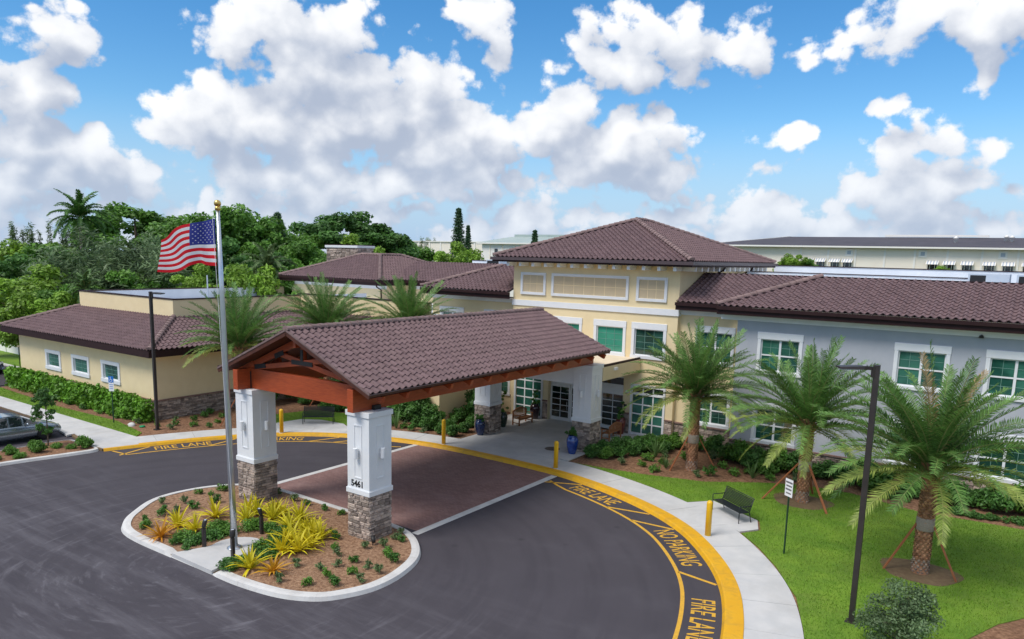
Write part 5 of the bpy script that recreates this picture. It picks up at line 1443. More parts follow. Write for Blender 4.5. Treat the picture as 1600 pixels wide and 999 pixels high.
strew(SEED, 'seedling_shrub', [(-16.9, 34.0), (-16.0, 34.4), (-15.0, 33.9), (-14.3, 36.6), (-15.4, 35.6), (-16.2, 35.6), (-12.6, 35.0), (-11.7, 35.9), (-12.6, 36.8), (-11.2, 36.6), (-13.5, 37.8), (-14.8, 37.2), (-10.0, 36.2), (-9.0, 36.9), (-15.8, 36.9), (-13.0, 34.4)], 'young shrub in the mulch around the palm near the plaza', 'shrub', 'young shrubs around the palm near the plaza', 1.1, 1.9)
strew(SEED, 'seedling_shrub', [(-41.6, 24.2), (-40.6, 24.8), (-41.9, 25.6), (-40.4, 26.2), (-41.4, 27.2), (-42.4, 26.6), (-40.2, 27.8), (-41.2, 28.6), (-42.5, 28.2), (-42.8, 24.9), (-43.0, 27.4), (-43.1, 29.6), (-42.0, 30.6), (-40.9, 23.5), (-42.2, 23.4), (-43.6, 23.0), (-46.0, 22.9), (-48.0, 22.9), (-50.0, 22.8), (-52.2, 22.9), (-54.5, 22.9), (-56.8, 23.0), (-39.7, 25.2), (-39.4, 28.6)], 'small young shrub in the mulch before the low wing', 'shrub', 'young shrubs before the low wing', 1.0, 1.7)
strew(LUSH, 'leafy_shrub', [(-30.8, 33.6), (-29.6, 33.2), (-28.4, 33.1), (-27.4, 33.0), (-27.5, 34.2), (-28.6, 34.2), (-29.8, 34.4), (-31.2, 34.8), (-36.6, 33.6), (-37.6, 33.3), (-38.6, 33.2), (-41.0, 33.4), (-32.6, 34.6), (-28.0, 35.6), (-29.4, 36.0)], 'leafy shrub in the bed left of the plaza columns', 'shrub', 'dark shrubs left of the plaza', .8, 1.15)
strew(SEED, 'seedling_shrub', [(-32.0, 32.6), (-31.0, 32.7), (-30.2, 32.5), (-33.6, 33.4), (-34.6, 33.6), (-32.6, 33.2), (-29.2, 32.4), (-31.6, 33.4)], 'small shrub in the mulch behind the curved walk', 'shrub', 'small shrubs behind the curved walk', 1.0, 1.6)
TALL = [shrub_mesh('tall_shrub', .95, 1.9, 5200, .10, 'leaf_dark', rsb, 44), shrub_mesh('tall_shrub', .85, 1.6, 4600, .10, 'leaf_shrub', rsb, 40)]
strew(TALL, 'tall_shrub', [(-27.9, 36.6), (-29.0, 37.2), (-29.9, 34.1), (-31.1, 34.0), (-32.4, 34.2), (-33.6, 34.0), (-35.4, 34.2), (-36.9, 34.1), (-38.1, 34.1), (-40.9, 34.0), (-42.2, 33.6), (-42.9, 31.6)], 'tall dense shrub screening the low wing behind the benches', 'shrub', 'tall shrubs screening the low wing', .85, 1.15)
# spiky young plants
SPK = []
for i in range(2):
    m = MB()
    for k in range(16):
        a = k*2.4; e = R(40+rsb.uniform(0, 45)); L = rsb.uniform(.7, 1.15); d = Vector((math.cos(a)*math.cos(e), math.sin(a)*math.cos(e), math.sin(e)))
        sd = d.cross(Vector((0, 0, 1))).normalized()*.035; q = d*L+Vector((0, 0, -.1*L))
        m.add([-sd*.6, sd*.6, d*L*.5+sd, q, d*L*.5-sd], [(0, 1, 2, 4), (4, 2, 3)])
    me = m.mesh('spiky_plant', 'leaf_pale'); set_tint(me, .4); SPK.append(me)
strew(SPK, 'spiky_plant', [(-16.2, 36.5), (-14.9, 34.9), (-10.8, 36.0)], 'spiky rosette plant in the mulch beside the leafy shrubs', 'plant', 'spiky plants by the plaza', .8, 1.2)
strew(SPK, 'spiky_plant', [(-33.0, 32.4), (-31.3, 32.3), (-28.8, 33.6)], 'spiky rosette plant in the mulch left of the columns', 'plant', 'spiky plants left of the columns', .9, 1.3)

# clipped hedge along the low wing: one long row
n = 34; C_ = np.array([(-62.2+i*18.6/n+rsb.normal(0, .1), 23.45+rsb.normal(0, .10), .35+.42*j) for i in range(n+1) for j in range(3)])
C_[:, 2] += rsb.normal(0, .06, len(C_))
V_, Q_, T_ = leaves(17000, C_, .47, .16, rsb, flat=.7, elong=1.5, up=.5)
sp = np.array([(-62+rsb.uniform(0, 18.2), 23.4+rsb.normal(0, .15), 1.45+rsb.uniform(0, .22)) for _ in range(34)])
V2, Q2, T2 = leaves(700, sp, .12, .15, rsb, flat=1.3, elong=1.6, up=.8)
V_, Q_, T_ = merge([(V_, Q_, T_), (V2, Q2, T2)])
hd = thing('hedge', (-53, 23.45, .08), 'long bright green clipped hedge below the three low wing windows', 'hedge')
link('foliage', np_mesh('foliage', V_-np.array([-53, 23.45, .08]), Q_, 'leaf_hedge', T_), hd)
m = MB()
for i in range(30): m.tube([(-9.1+i*.62, 0, 0), (-9.1+i*.62+.05, .03, .8)], [.025, .015], 5)
link('stems', m.mesh('stems', 'bark'), hd)

# feathery bush at the lower right and the young tree by the parked car
def small_tree(name, loc, H, crown, label, cat, m, seed, trunk_h, n=2600, size=.09, clumps=60):
    rg = np.random.default_rng(seed); t = thing(name, loc, label, cat)
    mb = MB(); mb.tube([(0, 0, -.05), (.02, .01, trunk_h), (.03, 0, H*.8)], [.045, .035, .012], 7)
    c = rg.normal(size=(clumps, 3)); c /= np.linalg.norm(c, axis=1)[:, None]; c *= (rg.random(clumps)**.4)[:, None]
    C_ = c*np.array([crown, crown, (H-trunk_h)*.5])+np.array([0, 0, (H+trunk_h)*.5])
    for q in C_[::3]: mb.tube([(.02, 0, min(q[2]*.75, H*.7)), tuple(q)], [.014, .005], 4)
    link('trunk', mb.mesh('trunk', 'bark'), t)
    V_, Q_, T_ = leaves(n, C_, crown*.30, size, rg, elong=1.7, up=.3)
    link('crown', np_mesh('crown', V_, Q_, m, T_), t)
    return t
small_tree('feathery_bush', (-2.35, 21.75, .12), 1.95, 1.0, 'feathery dark green bush on the lawn beside the tall lamp post', 'bush', 'leaf_olive', 81, .15, 9000, .05, 55)
small_tree('young_tree', (-42.0, 17.3, .1), 3.4, .68, 'slender young tree with wispy crown in the bed beside the parked sedan', 'tree', 'leaf_dark', 82, .7, 1500, .10, 34)
small_tree('yellow_bush', (1.6, 26.2, .1), .9, .6, 'low yellowish bush in the mulch corner beyond the feathery bush', 'bush', 'leaf_pale', 83, .1, 900, .1, 24)
strew([LUSH[1], GC[0]], 'flowering_shrub', [(-40.6, 17.8), (-41.3, 17.4), (-41.9, 16.6), (-41.0, 16.4), (-40.6, 15.4), (-41.6, 15.4), (-42.1, 14.6), (-41.0, 14.4), (-41.6, 13.4), (-40.9, 12.4), (-41.8, 12.0), (-40.3, 18.3)], 'loose shrub in the kerbed bed beside the parked sedan', 'shrub', 'shrubs in the parking bed', .55, .85, .1)

# ------------------------------------------------------------------ trees beyond
rtree = np.random.default_rng(91)
def crown_mesh(name, rx, rz, n, size, m, rng, clumps=70, cr=.24, low=-.45, umbrella=False, hang=False):
    c = rng.normal(size=(clumps, 3)); c /= np.linalg.norm(c, axis=1)[:, None]
    c = c[c[:, 2] > low]; r = .62+.4*rng.random(len(c)); c = c*r[:, None]
    c *= 1+.16*np.sin(3*np.arctan2(c[:, 1], c[:, 0])+rng.uniform(0, 6))[:, None]
    if umbrella: c[:, 2] = np.where(c[:, 2] > 0, c[:, 2]*.6+.15*rng.random(len(c)), c[:, 2]*.35)
    C_ = c*np.array([rx, rx, rz])
    V_, Q_, T_ = leaves(n, C_, rx*cr*(0.7+.6*rng.random(len(C_))), size, rng, flat=.35 if not hang else 1.2, elong=1.5 if not hang else 4.5, up=.5)
    return np_mesh(name, V_, Q_, m, T_), C_
KINDS = {}
for key, m, kw in (('green', 'leaf_green', {}), ('bright', 'leaf_bright', {}), ('dark', 'leaf_dark', {}), ('flat', 'leaf_green', dict(umbrella=True)), ('flatd', 'leaf_dark', dict(umbrella=True)), ('olive', 'leaf_olive', dict(hang=True, clumps=120))):
    KINDS[key] = [crown_mesh('crown', 1.0, 1.0, 15000, .062 if key != 'olive' else .026, m, rtree, **{'clumps': 64, **kw}) for _ in range(2)]
def trunk_for(C_):
    m = MB(); m.tube([(0, 0, -2.6), (.02, .01, -1.2), (.0, .02, -.3)], [.085, .07, .05], 8)
    for q in C_[::9]: m.tube([(0, .01, -.8), tuple(np.array(q)*.45+np.array([0, 0, -.15])), tuple(q)], [.045, .028, .008], 5)
    return m.mesh('trunk', 'bark', True)
for k, v in KINDS.items():
    for i, (me, C_) in enumerate(v): v[i] = (me, trunk_for(C_))
BROAD = [(-79.0, 32.4, 8.0, 4.7, 'bright', 'bright green tree beyond the hip of the low wing roof'), (-67.5, 27.6, 7.4, 3.1, 'bright', 'round bright green tree beside the low wing, near the service drive'), (-70.3, 31.1, 7.4, 2.8, 'green', 'mid green tree close behind the low wing roof'),
 (-118.8, 48.3, 11.8, 6.0, 'bright', 'yellowish green tree below the feathery pines'), (-110.1, 59.4, 16.5, 7.2, 'flat', 'wide flat-topped tree beside the coconut palm'), (-61.4, 42.6, 9.9, 3.8, 'bright', 'light green layered tree rising behind the parapet box'), (-64.6, 40.4, 8.6, 2.6, 'bright', 'smaller light green tree behind the parapet box'),
 (-83.2, 57.5, 16.3, 5.4, 'green', 'tallest broad tree behind the flagpole'), (-92.4, 57.2, 14.7, 5.4, 'flat', 'spreading tree left of the flagpole, behind the flag'), (-75.3, 49.7, 11.9, 4.8, 'dark', 'dense dark tree behind the low wing palms'), (-86.0, 49.5, 11.4, 4.4, 'dark', 'dark tree between the olive tree and the flag'),
 (-86.2, 67.7, 14.0, 4.6, 'green', 'round green tree beside the dark conifer'), (-73.6, 60.6, 12.1, 3.8, 'green', 'green tree left of the stone chimney'), (-85.4, 76.8, 15.9, 6.0, 'flatd', 'flat-topped dark tree rising over the stone chimney'), (-85.5, 84.1, 14.6, 5.4, 'flatd', 'layered dark tree right of the stone chimney'),
 (-67.3, 50.4, 10.6, 3.2, 'dark', 'low dark tree next to the pale palm'), (-90.0, 42.0, 10.1, 4.4, 'dark', 'dark tree below the coconut palm'), (-92.5, 36.0, 9.6, 4.8, 'dark', 'shaded tree at the back of the bright trees by the service drive'), (-78.2, 73.3, 12.2, 4.0, 'bright', 'light green tree peeping over the chimney tree line'),
 (-82.8, 90.4, 12.4, 4.2, 'green', 'green tree before the far cream hall'), (-65.6, 78.1, 11.6, 3.3, 'bright', 'bright bush-like tree before the far cream hall'), (-70.0, 89.7, 12.1, 3.6, 'bright', 'bright tree beside the tall pointed pine'), (-66.8, 58.9, 10.6, 3.0, 'green', 'green tree tucked behind the chimney roof'),
 (-100.0, 66.0, 12.0, 6.0, 'dark', 'dark tree deep in the wood behind the flag'), (-104.0, 46.0, 11.0, 5.2, 'green', 'green tree in the wood under the flat-topped tree'), (-74.0, 39.0, 8.6, 3.6, 'green', 'green tree at the foot of the olive tree'), (-58.5, 47.5, 8.4, 2.6, 'green', 'low green tree beside the two-storey wing'),
 (-24.5, 90.8, 11.9, 1.7, 'bright', 'small bright tree beside the far hall end window'), (-23.0, 91.6, 11.2, 1.5, 'green', 'small green tree right of the bright one before the far hall'), (-10.8, 108.7, 11.0, 1.7, 'bright', 'small tree before the far hall windows')]
def put_tree(x, y, top, rad, key, label, name='broadleaf_tree', cat='tree', group='trees beyond the building', i=0):
    me, tm = KINDS[key][i % 2]; um = 'flat' in key
    t = thing(name, (x, y, 0), label, cat, group, rz=rtree.uniform(0, 6.28))
    rz = min(top*.46, rad*1.05 if not um else rad*.75); c = top-rz*(1.12 if not um else .80)
    a = link('crown', me, t); a.location = (0, 0, c); a.scale = (rad, rad, rz)
    b = link('trunk', tm, t); b.location = (0, 0, c); b.scale = (rad, rad, c/2.6 if c > rz else rz)
    return t
for i, (x, y, top, rad, key, lab) in enumerate(BROAD): put_tree(x, y, top, rad*1.12, key, lab, i=i)
put_tree(-80.0, 41.4, 11.6, 8.0, 'olive', 'large weeping olive green tree behind the low wing', 'weeping_tree')
put_tree(-82.5, 47.6, 11.6, 5.2, 'olive', 'weeping olive tree beside its larger twin, nearer the flag', 'weeping_tree', i=1)

def conifer(x, y, top, rad, label, seed, name='conifer', sparse=False):
    rg = np.random.default_rng(seed); t = thing(name, (x, y, 0), label, 'conifer', 'conifers beyond the building')
    H = top; m = MB(); m.tube([(0, 0, 0), (0, 0, H*.97)], [.22, .03], 7)
    C_ = []
    tiers = 34
    for i in range(tiers):
        f = i/(tiers-1); z = H*(.12+.87*f); r = rad*(1-f)**.75*1.25+.06
        for k in range(7):
            a = 2*math.pi*k/7+i*.45
            m.tube([(0, 0, z-.1), (r*.9*math.cos(a), r*.9*math.sin(a), z+.05)], [.03, .01], 4)
            for q in (.35, .62, .88): C_.append((r*q*math.cos(a), r*q*math.sin(a), z+.1*q+rg.normal(0, .05)))
    link('trunk', m.mesh('trunk', 'bark'), t)
    V_, Q_, T_ = leaves(11000, np.array(C_), rad*.24, .15, rg, flat=.25, elong=2.4, up=.4)
    link('crown', np_mesh('crown', V_, Q_, 'leaf_conifer', T_), t)
conifer(-83.1, 63.7, 15.2, 2.1, 'dark conifer standing among the trees right of the flagpole', 1)
conifer(-79.7, 96.7, 17.9, 1.9, 'tall narrow pointed pine before the far cream hall', 2)
conifer(-81.6, 101.6, 15.4, 1.1, 'short thin pine right behind the tall pointed one', 3)
conifer(-66.5, 99.5, 14.5, 1.3, 'small pine tip showing over the tower eave', 4)

def casuarina(x, y, top, rad, label, seed):
    rg = np.random.default_rng(seed); t = thing('feathery_pine', (x, y, 0), label, 'tree', 'feathery pines far behind')
    m = MB(); C_ = []
    for k in range(9):
        a = rg.uniform(0, 6.28); r = rad*rg.uniform(.1, .9); p = (r*math.cos(a), r*math.sin(a)); h = top*rg.uniform(.8, 1)
        m.tube([(p[0]*.5, p[1]*.5, 0), (p[0], p[1], h)], [.12, .02], 5)
        for z in np.linspace(.35, 1, 16): C_.append((p[0], p[1], h*z))
    link('trunk', m.mesh('trunk', 'bark'), t)
    V_, Q_, T_ = leaves(3600, np.array(C_), .55, .16, rg, flat=1.0, elong=5, up=.9)
    link('crown', np_mesh('crown', V_, Q_, 'leaf_grey', T_), t)
for i, (x, y, top, rad, lab) in enumerate(((-148.4, 60.5, 15.4, 4.2, 'feathery grey green pine clump left of the coconut palm'), (-144.8, 66.0, 14.2, 3.0, 'lower feathery pine between the clump and the palm'), (-133.7, 138.2, 15.4, 3.0, 'feathery pine at the end of the chimney tree line'), (-143.3, 160.3, 15.1, 3.2, 'feathery pine over the far cream hall roof'), (-134.2, 164.9, 15.0, 3.4, 'feathery pine just left of the tall pointed pine'), (-125.6, 170.0, 15.0, 2.6, 'feathery pine right of the tall pointed pine'))):
    casuarina(x, y, top, rad, lab, 20+i)

def far_palm(x, y, H, L, label, mats_, n, seed, droop=0, trunk=.17):
    rg = np.random.default_rng(seed); t = thing('tall_palm', (x, y, 0), label, 'palm tree')
    m = MB(); m.tube([(0, 0, 0), (.25, 0, H*.5), (.1, 0, H)], [trunk*1.4, trunk, trunk*.85], 9); link('trunk', m.mesh('trunk', 'palm_trunk_grey', True), t); set_tint(t.children[0].data, .5)
    F = [frond_mesh('frond', L, a0, a1, rg, mats_, 60, 2.6, 2.4) for a0, a1 in ((80, 20), (60, -20), (40, -45), (15, -65), (-10, -80))]
    for k in range(n):
        f = k/(n-1); o = link('frond', F[min(4, int(5*f))], t); a = k*2.4; s = rg.uniform(.85, 1.1); o.location = (.1, 0, H); o.rotation_euler = (rg.normal(0, .1), 0, a); o.scale = (s, s, s)
far_palm(-99.2, 46.3, 13.9, 4.0, 'tall coconut palm with drooping leaves above the wood', ['palm_stem', 'leaf_dark'], 38, 31)
far_palm(-66.6, 31.2, 6.9, 2.0, 'short pale green palm standing by the low wing roof', ['palm_stem', 'leaf_pale'], 22, 32, trunk=.2)
far_palm(-61.8, 46.0, 8.9, 2.9, 'dusty pale palm behind the low wing parapet', ['palm_stem', 'leaf_grey'], 24, 33)

# far woods: one mass right along the horizon
C_ = []
for a in np.linspace(-1.9, .9, 240):
    for j in range(3):
        d = rtree.uniform(190, 330); C_.append((d*math.sin(a)+rtree.normal(0, 6), d*math.cos(a)+rtree.normal(0, 6), rtree.uniform(1.5, 8)))
V_, Q_, T_ = leaves(42000, np.array(C_), 6.5, 1.1, rtree, flat=.3, elong=1.4, up=.5)
V_[:, 2] = np.maximum(V_[:, 2], 0)
tag(link('distant_woods', np_mesh('distant_woods', V_, Q_, 'leaf_green', T_)), 'continuous belt of distant green woodland along the horizon', 'woodland', kind='stuff')
# ------------------------------------------------------------------ bollards
def bollard(x, y, label):
    t = thing('bollard', (x, y, .15), label, 'bollard', 'yellow bollards along the kerb')
    m = MB(); r = .115; H = 1.30
    link('sleeve', m.lathe([(r, 0), (r, H)]+[(r*math.cos(a), H+r*math.sin(a)) for a in np.linspace(.2, 1.5, 6)], 20).mesh('sleeve', 'bollard_yellow', True), t)
    link('base_ring', MB().lathe([(.15, 0), (.15, .012), (.12, .02)], 20).mesh('base_ring', 'concrete', True), t)
bollard(-19.1, 31.05, 'yellow bollard at the right corner of the paved crossing, near the blue pot')
bollard(-9.62, 26.95, 'yellow bollard beside the green lawn bench')
bollard(-35.25, 26.95, 'yellow bollard beside the bench under the palms')
bollard(-26.5, 31.1, 'yellow bollard at the left corner of the paved crossing')

# ------------------------------------------------------------------ lamp posts
def lamp(x, y, H, az, label, arm=1.1):
    t = thing('lamp_post', (x, y, .1), label, 'lamp post', 'tall area lamp posts')
    link('pole', bevel_mesh(MB().box(-.075, .075, -.075, .075, 0, H), .0).mesh('pole', 'lamp_bronze'), t)
    link('base_plate', MB().box(-.17, .17, -.17, .17, 0, .03).mesh('base_plate', 'lamp_bronze'), t)
    m = MB(); m.beam((0, 0, H-.1), (arm*.4, 0, H-.08), .06, .10); m.box(.07, .14, -.05, .05, H-.35, H-.05); m.move((0, 0, 0), az)
    link('arm', m.mesh('arm', 'lamp_bronze'), t)
    m = MB(); m.add([(arm*.38, -.17, H-.12), (arm*.38, .17, H-.12), (arm, .17, H-.10), (arm, -.17, H-.10), (arm*.38, -.15, H-.02), (arm*.38, .15, H-.02), (arm, .15, H-.05), (arm, -.15, H-.05)], [(0, 1, 2, 3)[::-1], (4, 7, 6, 5)[::-1], (0, 1, 5, 4), (1, 2, 6, 5), (2, 3, 7, 6), (3, 0, 4, 7)]); m.move((0, 0, 0), az)
    hd_ = link('lamp_head', m.mesh('lamp_head', 'lamp_bronze'), t)
    m = MB(); m.box(arm*.5, arm*.95, -.13, .13, H-.135, H-.121); m.move((0, 0, 0), az)
    link('lens', m.mesh('lens', 'lamp_lens'), hd_)
def bevel_mesh(mb, w): return mb
lamp(-3.67, 22.98, 7.72, R(215), 'dark bronze lamp post on the lawn beside the feathery bush')
lamp(-41.4, 22.95, 8.0, R(15), 'dark bronze lamp post at the corner of the low wing', .9)

# ------------------------------------------------------------------ flagpole and flag
fp = thing('flagpole', (-22.46, 15.05, .15), 'tall silver flagpole with gold ball in the planted island', 'flagpole')
lean = Vector((-.14, -.09, 0))
def polept(z): return (lean.x*z/11.7, lean.y*z/11.7, z)
link('pole', MB().tube([polept(z) for z in (0, 3, 6, 9, 11.7)], [.115, .11, .098, .08, .062], 18).mesh('pole', 'galvanised', True), fp)
link('flash_collar', MB().lathe([(.27, 0), (.26, .03), (.18, .07), (.13, .10)], 20).mesh('flash_collar', 'galvanised', True), fp)
link('truck', MB().lathe([(.05, 0), (.09, .03), (.09, .12), (.03, .15)], 14, polept(11.68)).mesh('truck', 'gold', True), fp)
link('ball', MB().lathe([(.115*math.sin(a), .115-.115*math.cos(a)) for a in np.linspace(.05, 3.09, 12)], 18, polept(11.8)).mesh('ball', 'gold', True), fp)
link('halyard', MB().tube([(.12+lean.x*.09, -.1, 1.2), (lean.x*.9-.16, lean.y*.9-.12, 11.5)], .008, 5).mesh('halyard', 'sign_white'), fp)
link('cleat', MB().box(.1, .16, -.03, .03, 1.1, 1.3).mesh('cleat', 'galvanised'), fp)

lf = Vector((-math.cos(yaw), -math.sin(yaw), 0)); nf = Vector((-math.sin(yaw), math.cos(yaw), 0))
def flag_pt(u, v):
    """u along the fly 0..1, v down the hoist 0..1"""
    a = .12+u*1.92
    drop = .10*u+.62*u**1.6*(1-.25*v)+.05*math.sin(9*u+1.5*v)*u-.07*v*u*math.sin(6*u)
    fold = math.exp(-((u-.30)/.10)**2)
    z = 11.42-drop-v*(1.55-.30*u-.06*fold*v)
    dep = .24*math.sin(7.5*u+2.2*v+.4)*min(1, u*4)+.26*fold*(v-.35)
    a -= .10*fold*(v)
    return Vector(polept(11))*Vector((1, 1, 0)) + lf*a+nf*dep+Vector((0, 0, z))
fl = thing('flag', (-22.46, 15.05, .15), 'red, white and blue striped flag flying from the pole', 'flag')
NU, NV = 44, 39
m = MB(); vs = [flag_pt(i/NU, j/NV) for j in range(NV+1) for i in range(NU+1)]
m.v = [tuple(p) for p in vs]
for j in range(NV):
    for i in range(NU):
        a = j*(NU+1)+i; st = j//3; u = (i+.5)/NU
        m.f.append((a, a+NU+1, a+NU+2, a+1)); m.m.append(2 if (st < 7 and u < .40) else (0 if st % 2 == 0 else 1))
cl = link('cloth', m.mesh('cloth', ['flag_red', 'flag_white', 'flag_blue'], True), fl)
m = MB()
for r_ in range(9):
    for c_ in range(11):
        if (r_+c_) % 2: continue
        for side in (-1, 1):
            u0, v0 = .4*(c_+1)/12, 7/13*(r_+1)/10; pts = []
            for k in range(10):
                a = math.pi/2+k*math.pi/5; rr = 1 if k % 2 == 0 else .4
                p = flag_pt(u0+.0135*rr*math.cos(a), v0-.0185*rr*math.sin(a)); pts.append(p+nf*side*.008)
            m.add([tuple(p) for p in pts], [tuple(range(10))])
link('stars', m.mesh('stars', 'flag_white'), cl)

# ------------------------------------------------------------------ path lights in the island
for i, (x, y, az, lab) in enumerate(((-23.37, 14.45, 1.2, 'black post spotlight left of the flagpole pad'), (-22.9, 16.5, -1.8, 'black post spotlight among the low shrubs behind the flagpole'), (-21.75, 14.5, 2.4, 'black post spotlight right beside the flagpole pad'))):
    t = thing('garden_spotlight', (x, y, .12), lab, 'spotlight', 'post spotlights around the flagpole')
    link('post', MB().box(-.055, .055, -.055, .055, 0, .72).mesh('post', 'lamp_bronze'), t)
    m = MB(); m.lathe([(.07, 0), (.095, .05), (.10, .24), (.085, .27)], 14); m.v = [(x_*.8+.5*z_*.5, y_, z_) for x_, y_, z_ in m.v]; m.move((0, 0, .74), az)
    h_ = link('lamp_head', m.mesh('lamp_head', 'steel_black', True), t)
    m = MB(); m.lathe([(.075, .268), (.0, .275)], 12); m.v = [(x_*.8+.5*z_*.5, y_, z_) for x_, y_, z_ in m.v]; m.move((0, 0, .74), az)
    link('lens', m.mesh('lens', 'lamp_lens'), h_)
for x, y, lab in ((-18.9, 18.3, 'small black uplight at the foot of the numbered column'), (-25.3, 18.1, 'small black uplight at the foot of the plain front column')):
    t = thing('uplight', (x, y, .12), lab, 'spotlight'); m = MB(); m.tube([(0, 0, 0), (0, 0, .16)], .02, 6); link('stem', m.mesh('stem', 'steel_black'), t)
    m = MB(); m.tube([(.05, 0, .12), (-.09, .09, .30)], [.07, .085], 12); link('lamp_head', m.mesh('lamp_head', 'steel_black', True), t)
for x, y, lab in ((-26.6, 18.9, 'green round valve lid in the island mulch'), (-42.6, 22.7, 'green round valve lid beside the corner lamp post')):
    t = tag(MB().lathe([(.16, 0), (.16, .06), (.14, .075)], 16, (x, y, .1)).build('valve_lid', 'valve_green', None, True), lab, 'valve lid')
m = MB(); m.lathe([(.42, 0), (.42, .006), (.36, .01)], 24, (-21.3, 34.2, .1515)); tag(m.build('drain_cover', 'drain_iron'), 'round rusty drain cover in the plaza paving', 'drain cover')
r_ = np.random.default_rng(5); V0 = [(math.cos(a)*math.cos(b)*.3*r_.uniform(.8, 1.1), math.sin(a)*math.cos(b)*.22*r_.uniform(.8, 1.1), math.sin(b)*.14+.05) for b in (-.5, .1, .7, 1.3) for a in np.linspace(0, 6.28, 9)[:-1]]
m = MB(); m.add(V0, [(i*8+k, i*8+(k+1) % 8, (i+1)*8+(k+1) % 8, (i+1)*8+k) for i in range(3) for k in range(8)]+[tuple(range(24, 32))]); m.move((-43.4, 22.5, .1)); tag(m.build('boulder', 'kerb_concrete', None, True), 'pale rounded boulder in the mulch near the corner lamp post', 'boulder')

# ------------------------------------------------------------------ benches
def metal_bench(loc, rz, label, W=1.85):
    t = thing('metal_bench', loc, label, 'bench', rz=rz)
    for k in range(9):                                        # seat slats run along x, front at -y
        y = -.25+k*.055; link('seat_slat', MB().box(-W/2+.04, W/2-.04, y-.021, y+.021, .44-.012*math.sin(k/8*3.14), .455-.012*math.sin(k/8*3.14)).mesh('seat_slat', 'bench_metal'), t)
    for k in range(9):
        z = .50+k*.052; y = .22+k*.020; link('back_slat', MB().beam((-W/2+.04, y, z), (W/2-.04, y, z), .014, .042).mesh('back_slat', 'bench_metal'), t)
    for s in (-1, 1):
        x = s*(W/2-.02)
        m = MB(); m.tube([(x, -.26, 0), (x, -.27, .44), (x, -.28, .66), (x, -.24, .69), (x, .2, .68), (x, .31, .70)], .019, 8); link('arm_leg', m.mesh('arm_leg', 'bench_metal', True), t)
        m = MB(); m.tube([(x, .33, 0), (x, .22, .44), (x, .40, .97)], .019, 8); m.tube([(x, -.27, .43), (x, .22, .43)], .016, 6); link('rear_leg', m.mesh('rear_leg', 'bench_metal', True), t)
    m = MB(); m.tube([(-W/2, .41, .975), (W/2, .41, .975)], .02, 8); link('top_rail', m.mesh('top_rail', 'bench_metal', True), t)
metal_bench((-9.72, 29.78, .146), math.atan2(29.07-30.1, -9.19+10.66), 'dark green metal slat bench on the pad before the lawn')
metal_bench((-35.62, 29.98, .146), math.atan2(30.35-29.2, -34.88+36.17), 'black metal slat bench on the pad under the palms')
def wood_bench(loc, rz, label):
    t = thing('wooden_bench', loc, label, 'bench', rz=rz); W = 1.5
    for s in (-1, 1):
        x = s*(W/2-.035)
        for nm, bx_ in (('leg', (x-.035, x+.035, -.27, -.20, 0, .62)), ('leg', (x-.035, x+.035, .22, .29, 0, .86))): link(nm, MB().box(*bx_).mesh(nm, 'bench_wood'), t)
        link('arm', MB().box(x-.045, x+.045, -.30, .25, .62, .655).mesh('arm', 'bench_wood'), t)
        link('stretcher', MB().box(x-.02, x+.02, -.2, .22, .12, .17).mesh('stretcher', 'bench_wood'), t)
    link('front_rail', MB().box(-W/2+.07, W/2-.07, -.265, -.225, .33, .41).mesh('front_rail', 'bench_wood'), t)
    for k in range(6): link('seat_slat', MB().box(-W/2+.03, W/2-.03, -.26+k*.085, -.19+k*.085, .412, .436).mesh('seat_slat', 'bench_wood'), t)
    n_ = 15
    for k in range(n_):
        x = -W/2+.13+k*(W-.26)/(n_-1); top = .84+.13*math.sin(math.pi*(k+.5)/n_); link('back_slat', MB().beam((x, .235, .47), (x, .265, top), .045, .016).mesh('back_slat', 'bench_wood'), t)
    m = MB(); pts = [(-W/2+.03+(W-.06)*i/12, .265, .84+.15*math.sin(math.pi*i/12)) for i in range(13)]
    for a, b in zip(pts[:-1], pts[1:]): m.beam(a, b, .045, .085)
    link('crest_rail', m.mesh('crest_rail', 'bench_wood'), t); link('lower_rail', MB().box(-W/2+.03, W/2-.03, .225, .265, .45, .51).mesh('lower_rail', 'bench_wood'), t)
wood_bench((-26.12, 38.3, .15), R(90), 'wooden slat bench facing out from the left of the entrance doors')
wood_bench((-19.95, 38.5, .15), R(-90), 'wooden slat bench seen from behind at the right of the entrance doors')

# ------------------------------------------------------------------ glazed pots
def pot(loc, H, rmax, matn, label, plant=True, seed=0, m_leaf='leaf_shrub', ph=.35):
    t = thing('glazed_pot', loc, label, 'planter', 'glazed pots at the entrance')
    prof_ = [(.56, 0), (.62, .02), (.80, .22), (.95, .48), (1.0, .66), (.95, .80), (.80, .90), (.70, .93), (.74, .965), (.78, 1.0), (.68, 1.0), (.60, .95), (.60, .90)]
    link('vessel', MB().lathe([(r*rmax, z*H) for r, z in prof_], 28).mesh('vessel', matn, True), t)
    link('soil', MB().lathe([(.6*rmax, H*.9), (.01, H*.92)], 16).mesh('soil', 'soil'), t)
    if plant:
        rg_ = np.random.default_rng(200+seed); C2 = rg_.normal(0, .35, (14, 3))*np.array([rmax, rmax, ph])+np.array([0, 0, H+ph*.4])
        V_, Q_, T_ = leaves(420, C2, rmax*.35, .08, rg_, up=.6); V_[:, 2] = np.maximum(V_[:, 2], H*.9)
        link('plant', np_mesh('plant', V_, Q_, m_leaf, T_), t)
pot((-26.3, 34.15, .15), .95, .31, 'glaze_navy', 'navy blue glazed pot before the left stone column', True, 1, ph=.25)
pot((-19.95, 34.05, .15), 1.02, .33, 'glaze_blue', 'bright blue glazed pot before the right stone column', True, 2, ph=.25)
